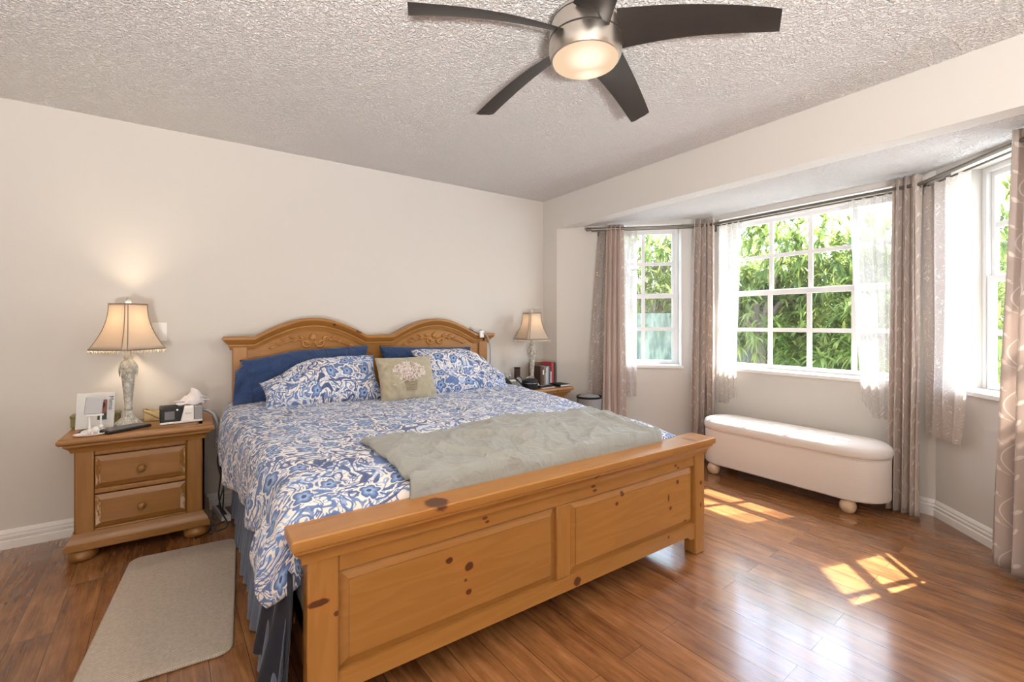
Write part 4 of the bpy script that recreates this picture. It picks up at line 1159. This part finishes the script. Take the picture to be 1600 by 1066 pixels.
MB().box(-.232, -.062, -.0955, -.0725, NZ + .003, NZ + .202).build('pages', M['paper'], t)
t = thing('notebook', 'flat black notebook at the right end of the corner nightstand', 'notebook', (-.075, -.36, NZ))
MB().box(-.135, -.018, -.42, -.275, NZ, NZ + .004).box(-.135, -.018, -.42, -.275, NZ + .016, NZ + .02).box(-.135, -.131, -.42, -.275, NZ + .004, NZ + .016).build('cover', M['black'], t)
MB().box(-.1305, -.021, -.417, -.278, NZ + .0042, NZ + .0158).build('pages', M['paper'], t)
t = thing('remote_control', 'slim black remote lying before the books', 'remote', (-.24, -.34, NZ))
rotbox('remote_body', M['black'], t, -.245, -.335, NZ, .17, .042, .016, math.radians(8), .005)
rb = MB()
for i in range(6):
    for j in range(2): rb.box(-.305 + i * .022, -.295 + i * .022, -.345 + j * .016, -.336 + j * .016, NZ + .0155, NZ + .0185)
rb.xf(rotz(math.radians(8), (-.245, -.335, 0))).build('remote_buttons', M['greyp'], t)
t = thing('ruler', 'slim pale ruler lying at the front of the corner nightstand', 'ruler', (-.25, -.40, NZ))
rotbox('ruler_strip', M['paper'], t, -.265, -.400, NZ, .17, .022, .003, math.radians(7), 0)

# clip lamp on the headboard
t = thing('clip_lamp', 'white clip with silver arm and grey cord, on the headboard corner', 'clip lamp', (-.80, -.14, 1.13))
MB().box(-.825, -.785, -.152, -.136, 1.095, 1.155).build('clip', M['whitep'], t, bevel=.005)
MB().box(-.822, -.788, -.136, -.06, 1.150, 1.160).build('clip_jaw', M['whitep'], t, bevel=.003)
MB().tube(smoothpts([(-.80, -.13, 1.162), (-.84, -.125, arch(-.84) + .014), (-.88, -.12, arch(-.88) + .013), (-.915, -.115, arch(-.915) + .013)], 6), [.009] * 19, 10).build('lamp_arm', M['silver'], t)
MB().tube(smoothpts([(-.795, -.15, 1.13), (-.76, -.155, 1.115), (-.725, -.15, 1.03), (-.715, -.14, .93), (-.712, -.13, .80), (-.712, -.13, .70)], 8), .0055, 8).build('cord', M['greyp'], t)
MB().box(-.792, -.778, -.153, -.140, 1.070, 1.096).build('switch', M['black'], t, bevel=.002)

# waste bin
t = thing('waste_bin', 'grey waste bin standing beside the corner nightstand under the curtain', 'bin', (.085, -.565, 0))
MB().lathe([(.088, 0), (.092, .004), (.112, .545), (.108, .545), (.089, .010), (.001, .008)], (.085, -.565, 0), 36).build('bin_body', M['binm'], t)
MB().lathe([(.112, .540), (.117, .543), (.117, .556), (.112, .560), (.107, .556), (.107, .545)], (.085, -.565, 0), 36).build('rim', M['black'], t)
MB().lathe([(.106, .546), (.08, .566), (.001, .575)], (.085, -.565, 0), 36).build('lid', M['binm'], t)

# ------------------------------------------------------------------ bench
t = thing('storage_bench', 'cream upholstered oval storage bench on ball feet under the wide window', 'bench', (.75, -1.955, 0))
def stad(yc0, yc1, xc, r, z, n=20):
    out = []
    for k in range(n + 1):
        a = PI * k / n; out.append((xc + r * math.cos(a), yc0 + r * math.sin(a), z))
    for k in range(n + 1):
        a = PI + PI * k / n; out.append((xc + r * math.cos(a), yc1 + r * math.sin(a), z))
    return out
XC, YA, YB, RB = .745, -1.535, -2.385, .195
MB().loft([stad(YA, YB, XC, RB - .02, .085), stad(YA, YB, XC, RB - .004, .09), stad(YA, YB, XC, RB, .10), stad(YA, YB, XC, RB, .352), stad(YA, YB, XC, RB - .01, .357)]).build('bench_body', M['linen'], t, angle=60)
ld = [(RB - .006, .359), (RB + .004, .365), (RB + .009, .38), (RB + .009, .405), (RB + .002, .424), (RB - .018, .438), (RB - .06, .447), (RB - .12, .451), (RB - .18, .452)]
MB().loft([stad(YA, YB, XC, r, z) for r, z in ld]).build('lid_cushion', M['linen'], t, angle=70)
pp = stad(YA, YB, XC, RB - .002, .358); MB().tube(pp + [pp[0]], .004, 6).build('piping', M['linen'], t)
ft = plain('pale_beech', (.60, .43, .29), .4)
for x, y in ((.60, -1.47), (.60, -2.40), (.87, -1.47), (.87, -2.40)):
    MB().lathe([(.02, 0), (.034, .006), (.045, .026), (.048, .044), (.043, .064), (.028, .084), (.022, .088)], (x, y, 0), 22).build('ball_foot', ft, t, angle=70)

# ------------------------------------------------------------------ curtains
def off_path(pts):
    """polyline of (wall, s, off) -> xy list"""
    return [Vector(bp(w_, s_, o_, 0)[:2]) for w_, s_, o_ in pts]
def sample(P, t):
    L = [0.0]
    for a, b in zip(P, P[1:]): L.append(L[-1] + (b - a).length)
    d = t * L[-1]
    for i in range(len(P) - 1):
        if d <= L[i + 1] + 1e-9:
            q = (d - L[i]) / max(1e-9, L[i + 1] - L[i]); tg = (P[i + 1] - P[i]).normalized()
            return P[i].lerp(P[i + 1], q), Vector((-tg.y, tg.x)) * -1
    return P[-1], Vector((0, 0))
def curtain(top, bot, z1, z0, folds, amp, width, nu=None, nv=46, seed=0.0, wob=.006, ease=1.0, amp_bot=None, hem=None):
    mb = MB(); Pt, Pb = off_path(top), off_path(bot); nu = nu or folds * 14
    amp_bot = amp if amp_bot is None else amp_bot
    def fn(u, v):
        a, na = sample(Pt, u); b, nb = sample(Pb, u)
        q = v ** ease
        p = a.lerp(b, q); n_ = na.lerp(nb, q)
        A = lerp(amp, amp_bot, v)
        ph = 2 * PI * folds * u + seed
        o = A * math.cos(ph + .5 * math.sin(v * 3 + seed)) + wob * math.sin(v * 7 + u * 9 + seed) * v
        sx = .25 * A * math.sin(2 * ph) * .8
        tg = Vector((n_.y, -n_.x))
        p = p - n_ * o * -1 + tg * sx
        zb = z0 + (hem(u) if hem else 0)
        return (p.x, p.y, lerp(z1, zb, v))
    mb.grid(fn, nu, nv, lambda u, v: (u * width + seed, (1 - v) * (z1 - z0)))
    return mb
ZT = 2.135
def mitre(w1, off):
    if w1 == 'L': 
        k = off * math.tan(PI / 8); return ('left', 1.40 - k, off)
    k = off * math.tan(PI / 8); return ('center', 1.54 - k, off)
OD, OS = .125, .060
# left-window drape: plain back showing, printed edge
t = thing('window_drape', 'taupe drape by the corner nightstand, plain side showing with a leaf-print edge', 'drape', bp('left', .56, OD, 0), 'long taupe drapes')
curtain([('left', .475, OD), ('left', .590, OD)], [('left', .425, OD + .01), ('left', .60, OD)], ZT - .01, .015, 3, .030, .8, seed=.4, amp_bot=.016).build('plain_side', M['lining'], t, angle=180, solid=.003)
curtain([('left', .592, OD), ('left', .622, OD - .03)], [('left', .602, OD), ('left', .648, OD - .03)], ZT - .01, .015, 1, .012, .22, seed=.9).build('printed_edge', M['drape'], t, angle=180, solid=.003)
t = tag(curtain([('left', 1.235, OD), mitre('L', OD), ('center', .118, OD)], [('left', 1.195, OD), mitre('L', OD), ('center', .122, OD)], ZT + .012, .012, 4, .034, 1.25, seed=.2, nu=80).build('window_drape', M['drape'], angle=180, solid=.003),
    'leaf-print taupe drape between the narrow window and the wide window', 'drape', 'long taupe drapes')
t = tag(curtain([('center', 1.362, OD), mitre('R', OD), ('right', .026, OD)], [('center', 1.335, OD), mitre('R', OD), ('right', .068, OD)], ZT + .022, .012, 4, .034, 1.25, seed=1.1, nu=80).build('window_drape', M['drape'], angle=180, solid=.003),
    'leaf-print taupe drape at the right end of the bench', 'drape', 'long taupe drapes')
t = tag(curtain([('right', .700, OD), ('right', 1.13, OD)], [('right', .600, OD + .02), ('right', 1.15, OD)], ZT + .012, .022, 6, .034, 1.25, seed=2.2, nu=80).build('window_drape', M['drape'], angle=180, solid=.003),
    'leaf-print taupe drape cut off by the right edge of the picture', 'drape', 'long taupe drapes')
# sheers
ZS = 2.075
t = thing('sheer_curtain', 'sheer panel pushed aside behind the plain taupe drape', 'sheer curtain', bp('left', .56, OS, .55), 'sheer curtains')
curtain([('left', .405, OS), ('left', .58, OS)], [('left', .300, OS + .05), ('left', .58, OS)], ZS, .545, 3, .022, .5, seed=.3, ease=.8).build('bunched_folds', M['sheerg'], t, angle=180)
curtain([('left', .58, OS), ('left', .752, OS)], [('left', .58, OS), ('left', .745, OS)], ZS, .545, 3, .010, .4, seed=.7).build('thin_folds', M['sheer'], t, angle=180)
t = tag(curtain([('center', .11, OS), ('center', .318, OS)], [('center', .10, OS), ('center', .275, OS + .01)], ZS + .012, .545, 4, .014, .6, seed=1.7, hem=lambda u: -.02 + .05 * sstep((u - .5) / .3)).build('sheer_curtain', M['sheerw'], angle=180),
    'sheer panel at the left side of the wide window', 'sheer curtain', 'sheer curtains')
t = tag(curtain([('center', 1.085, OS), ('center', 1.40, OS)], [('center', 1.165, OS), ('center', 1.38, OS)], ZS + .012, .575, 5, .012, .7, seed=2.7, hem=lambda u: .10 * (1 - sstep(u / .4))).build('sheer_curtain', M['sheerw'], angle=180),
    'sheer panel over the right column of the wide window', 'sheer curtain', 'sheer curtains')
t = tag(curtain([('right', -.03, OS), ('right', .345, OS)], [('right', -.01, OS), ('right', .30, OS + .01)], ZS + .012, .52, 4, .014, .8, seed=3.7, ease=2.2).build('sheer_curtain', M['sheer'], angle=180),
    'embroidered sheer panel in front of the bay-end window', 'sheer curtain', 'sheer curtains')
# rods
ZR = 2.092
t = thing('curtain_rod', 'pewter double curtain rod following the three bay walls', 'curtain rod', bp('center', .77, .1, ZR))
def rodp(off, z): return [bp('left', .33, off, z), bp(*mitre('L', off), z), bp(*mitre('R', off), z), bp('right', 1.07, off, z)]
for off, r, z, nm in ((OD, .0115, ZR, 'front_rod'), (OS, .006, ZR - .006, 'back_rod')):
    P = rodp(off, z)
    for i in range(3): MB().tube([P[i], P[i + 1]], r, 12).build(nm, M['rod'], t, angle=60)
fn_ = MB().lathe([(.010, 0), (.016, .004), (.016, .012), (.011, .016), (.018, .028), (.018, .040), (.010, .05)], (0, 0, 0), 16)
d = BAY['left'][1]; fn_.xf(Matrix.Translation(bp('left', .33, OD, ZR)) @ Vector((-d.x, -d.y, 0)).to_track_quat('Z', 'Y').to_matrix().to_4x4()).build('finial', M['rod'], t, angle=60)
for wl, s_ in (('left', .40), ('left', 1.30), ('center', .05), ('center', 1.49), ('right', .10), ('right', 1.0)):
    b_ = MB(); bbox_local(b_, wl, s_ - .012, s_ + .012, 0, .006, ZR - .045, ZR + .03)
    b_.tube([bp(wl, s_, 0, ZR - .014), bp(wl, s_, OD - .008, ZR - .014)], .006, 8)
    b_.tube([bp(wl, s_, OS, ZR - .022), bp(wl, s_, OS, ZR - .013)], .007, 8)
    b_.build('bracket', M['rod'], t)
gr = MB()

# ------------------------------------------------------------------ ceiling fan
FXY = (-1.668, -2.345)
t = thing('ceiling_fan', 'brushed nickel ceiling fan with five dark blades and a lit bowl', 'ceiling fan', (FXY[0], FXY[1], CEIL))
c3 = (FXY[0], FXY[1], 0)
MB().lathe([(.055, 2.44), (.062, 2.43), (.062, 2.412), (.050, 2.395), (.03, 2.39)], c3, 40).build('canopy', M['nickel'], t, angle=30)
MB().lathe([(.030, 2.395), (.024, 2.385), (.030, 2.372)], c3, 24).build('neck', M['nickel'], t, angle=30)
MB().lathe([(.035, 2.376), (.085, 2.372), (.112, 2.362), (.122, 2.345)], c3, 64).build('upper_cap', M['nickel'], t, angle=25)
MB().lathe([(.121, 2.347), (.1225, 2.345), (.1225, 2.342), (.121, 2.340)], c3, 64).build('upper_ring', M['darkring'], t)
MB().lathe([(.122, 2.341), (.129, 2.32), (.133, 2.290), (.133, 2.275)], c3, 64).build('motor_housing', M['nickel'], t, angle=25)
MB().lathe([(.132, 2.277), (.1340, 2.275), (.1340, 2.270), (.132, 2.268)], c3, 64).build('lower_ring', M['darkring'], t)
MB().lathe([(.133, 2.270), (.135, 2.245), (.133, 2.218), (.126, 2.202), (.121, 2.200)], c3, 64).build('light_kit_rim', M['nickel'], t, angle=25)
MB().lathe([(.122, 2.202), (.118, 2.192), (.098, 2.181), (.06, 2.174), (.001, 2.172)], c3, 64, None, False, False).build('bowl_diffuser', M['diffuser'], t, angle=80)
PH = 6.033 + PI
for k in range(5):
    a = PH + k * 2 * PI / 5
    mb = MB(); rings = []      # one blade, twisted from root to tip
    for i in range(25):
        q = i / 24; r = lerp(.118, .650, q)
        w_ = lerp(.118, .078, q ** .8)
        zc = lerp(2.292, 2.236, q ** 1.15) + .014 * math.sin(q * PI)
        pitch = -math.radians(lerp(30, 12, q))
        lead, trail = w_ * .62, -w_ * .62
        skew = .05 * (q - .5) * .15
        row = []
        for s_, th in ((lead, .0), (lead * .5, .0035), (0, .005), (trail * .5, .0035), (trail, .0)):
            row.append((r, s_ + skew, th))
        for s_, th in ((trail * .5, -.003), (0, -.002), (lead * .5, -.003)):
            row.append((r, s_ + skew, th - .001))
        e = 1 if i < 24 else .985
        rings.append([(rr_ + (s_ * .16 if q > .9 else 0) * (q - .9) * 10, s_ * math.cos(pitch) * e, zc + th + s_ * math.sin(pitch) - 0.10 * s_ * s_) for rr_, s_, th in row])
    mb.loft(rings)
    mb.xf(Matrix.Translation((FXY[0], FXY[1], 0)) @ Matrix.Rotation(a, 4, 'Z')).build('blade', M['blade'], t, angle=35)
L = bpy.data.lights.new('fan_light', 'AREA'); L.shape = 'DISK'; L.size = .22; L.energy = 12; L.color = (1.0, .87, .70)
lo = bpy.data.objects.new('fan_light', L); col.objects.link(lo); lo.location = (0, 0, 2.168 - CEIL); lo.parent = t

# made-up uplight, out of view, added to fill the room via the ceiling
FLX, FLY = -3.4, -4.9
t = thing('fill_uplight', 'added nickel uplight, unseen behind the viewer, filling the room with light', 'fill light', (FLX, FLY, 0))
MB().lathe([(.15, 0), (.15, .02), (.03, .035), (.001, .035)], (FLX, FLY, 0), 32).build('base', M['nickel'], t)
MB().tube([(FLX, FLY, .03), (FLX, FLY, .42)], .012, 12).build('pole', M['nickel'], t)
MB().lathe([(.02, .41), (.12, .45), (.22, .52), (.216, .52), (.12, .455), (.001, .42)], (FLX, FLY, 0), 40).build('lamp_shade', M['nickel'], t)
L = bpy.data.lights.new('fill_uplight_light', 'AREA'); L.shape = 'DISK'; L.size = .40; L.energy = FILL_UPLIGHT; L.color = (1.0, .965, .925)
lo = bpy.data.objects.new('fill_uplight_light', L); col.objects.link(lo); lo.location = (0, 0, .52); lo.rotation_euler = (PI, 0, 0); lo.parent = t

# ------------------------------------------------------------------ outside
def mk_leaf(name, c1, c2, c3_, tr=.5):
    g = G(name); r = g.geo('Random Per Island')
    c = g.ramp(r, [(0.0, c1), (.55, c2), (1.0, c3_)])
    return g.end(g.mixsh(tr, g.pbr(c, .45, None, spec=.35), g.sh('ShaderNodeBsdfTranslucent', g.mix(0.35, c, (.46, .52, .13)))))
M['leaf'] = mk_leaf('mango_leaves', (.055, .105, .030), (.13, .20, .050), (.30, .33, .095))
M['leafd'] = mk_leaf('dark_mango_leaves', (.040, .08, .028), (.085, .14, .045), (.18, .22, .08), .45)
M['bark'] = plain('grey_bark', (.16, .13, .10), .9, nscale=12, namp=.5)
g = G('pale_bounce_ground'); v = g.coord(); n = g.noise(v, 6, 4)  # ground made pale to bounce sunlight up onto the bay ceiling
struct(MB().add([(1.3, -30, -.35), (40, -30, -.35), (40, 30, -.35), (1.3, 30, -.35)], [(0, 1, 2, 3)]).build('ground', g.end(g.pbr(g.mix(n, (.68, .66, .62), (.76, .74, .70)), .9)), flat=True))
def foliage(spots, L, Wd, q, droop=1.0):
    """long drooping leaves in whorls; spots = (point, outward)"""
    V = []; F = []
    for p, nrm in spots:
        nl = q.randint(11, 16)
        side = nrm.cross(Vector((0, 0, 1)))
        if side.length < .1: side = Vector((1, 0, 0))
        side.normalize(); up = side.cross(nrm).normalized()
        for k in range(nl):
            a = 2 * PI * k / nl + q.random() * .5; spread = q.uniform(.45, 1.25)
            d = (nrm * math.cos(spread) + (side * math.cos(a) + up * math.sin(a)) * math.sin(spread)).normalized()
            l = L * q.uniform(.7, 1.2); wd = Wd * q.uniform(.8, 1.2)
            s_ = d.cross(Vector((0, 0, 1)))
            if s_.length < .05: s_ = side.copy()
            s_.normalize()
            o = len(V); pos = p.copy(); dd = d.copy()
            for i, ww in enumerate((.25, 1.0, .75, .04)):
                nn = s_.cross(dd) * .25
                V.append(pos + (s_ + nn) * wd * ww * .5); V.append(pos - (s_ - nn) * wd * ww * .5 )
                pos = pos + dd * (l / 3); dd = (dd + Vector((0, 0, -.42 * droop))).normalized()
            for i in range(3): F.append((o + 2 * i, o + 2 * i + 1, o + 2 * i + 3, o + 2 * i + 2))
    return V, F
def leafmesh(name, V, F, mat, parent):
    me = bpy.data.meshes.new(name)
    off = parent.location
    me.from_pydata([tuple(v - off) for v in V], [], F); me.materials.append(mat); me.shade_smooth()
    o = bpy.data.objects.new(name, me); col.objects.link(o); o.parent = parent
    return o
def tree(x, y, zc, rx, ry, rz, n, label, mat, seed, zmin=-.1, L=.24):
    q = random.Random(seed)
    t = thing('mango_tree', label, 'tree', (x, y, -.35), 'mango trees outside the bay')
    spots = []
    lobes = [(Vector((q.uniform(-.6, .6) * rx, q.uniform(-.7, .7) * ry, q.uniform(-.75, .75) * rz)), q.uniform(.38, .62)) for _ in range(12)]
    br_ = MB()
    while len(spots) < n:
        c, s_ = q.choice(lobes)
        d = Vector((q.gauss(0, 1), q.gauss(0, 1), q.gauss(0, 1))).normalized()
        rad = q.uniform(.55, 1.0)
        p = Vector((x, y, zc)) + c + Vector((d.x * rx * s_, d.y * ry * s_, d.z * rz * s_)) * rad
        if p.z < zmin: continue
        if p.x < 2.0: continue
        o = (d + Vector((0, 0, .35))).normalized()
        spots.append((p, o))
    V, F = foliage(spots, L, .036, q)
    leafmesh('crown', V, F, mat, t)
    br_.tube([(x, y, -.35), (x + .05, y, .5), (x, y + .1, zc)], [.12, .10, .05], 10)
    for c, s_ in lobes: br_.tube([(x, y + .05, max(.2, zc - .5)), (x + c.x * .5, y + c.y * .5, zc + c.z * .4 - .05), (x + c.x, y + c.y, zc + c.z)], [.045, .03, .012], 7)
    br_.build('trunk', M['bark'], t)
    return t
tree(4.5, .1, 1.55, 1.3, 1.5, 1.15, 900, 'bright mango tree seen through the middle of the wide window', M['leaf'], 3)
tree(5.0, 2.5, 1.9, 1.4, 1.5, 1.4, 900, 'mango tree seen through the narrow window and the left panes', M['leaf'], 5)
tree(4.6, -1.9, 1.5, 1.2, 1.3, 1.15, 760, 'mango tree behind the sheer at the right panes', M['leaf'], 8)
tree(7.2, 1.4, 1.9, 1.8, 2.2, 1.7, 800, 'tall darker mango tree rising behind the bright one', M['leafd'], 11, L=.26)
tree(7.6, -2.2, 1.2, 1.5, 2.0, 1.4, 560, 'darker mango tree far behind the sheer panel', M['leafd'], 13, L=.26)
tree(3.6, 4.6, 1.7, 1.3, 1.3, 1.5, 600, 'mango tree at the far left beyond the narrow window', M['leaf'], 17)
q = random.Random(31)
hd = thing('garden_hedge', 'long dark hedge closing the view behind the trees', 'hedge', (11.5, 0, -.35))
sp = [(Vector((q.uniform(10.8, 12.2), q.uniform(-9, 13), q.uniform(-.3, 2.8 + .4 * math.sin(k)))), Vector((-1, q.uniform(-.6, .6), q.uniform(-.1, .8))).normalized()) for k in range(1900)]
V, F = foliage(sp, .42, .075, q)
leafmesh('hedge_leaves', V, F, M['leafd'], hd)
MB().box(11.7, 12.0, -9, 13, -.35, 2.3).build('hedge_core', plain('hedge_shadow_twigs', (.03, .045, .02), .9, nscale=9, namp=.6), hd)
g = G('mottled_garden_wall'); v = g.coord(); x, y, z = g.sep(v)
n = g.noise(g.comb(x * 5.0, y * 5.0, z * 1.1), 2.0, 4, .6)
struct(MB().box(-2.5, 2.5, -.08, .08, 0, 1.75).xf(Matrix.Translation((3.2, 2.3, -.35)) @ Matrix.Rotation(math.radians(-50), 4, 'Z')).build('wall_garden', g.end(g.pbr(g.mix(g.smooth(n, .35, .65), (.05, .08, .06), (.17, .20, .15)), .8)), flat=True))
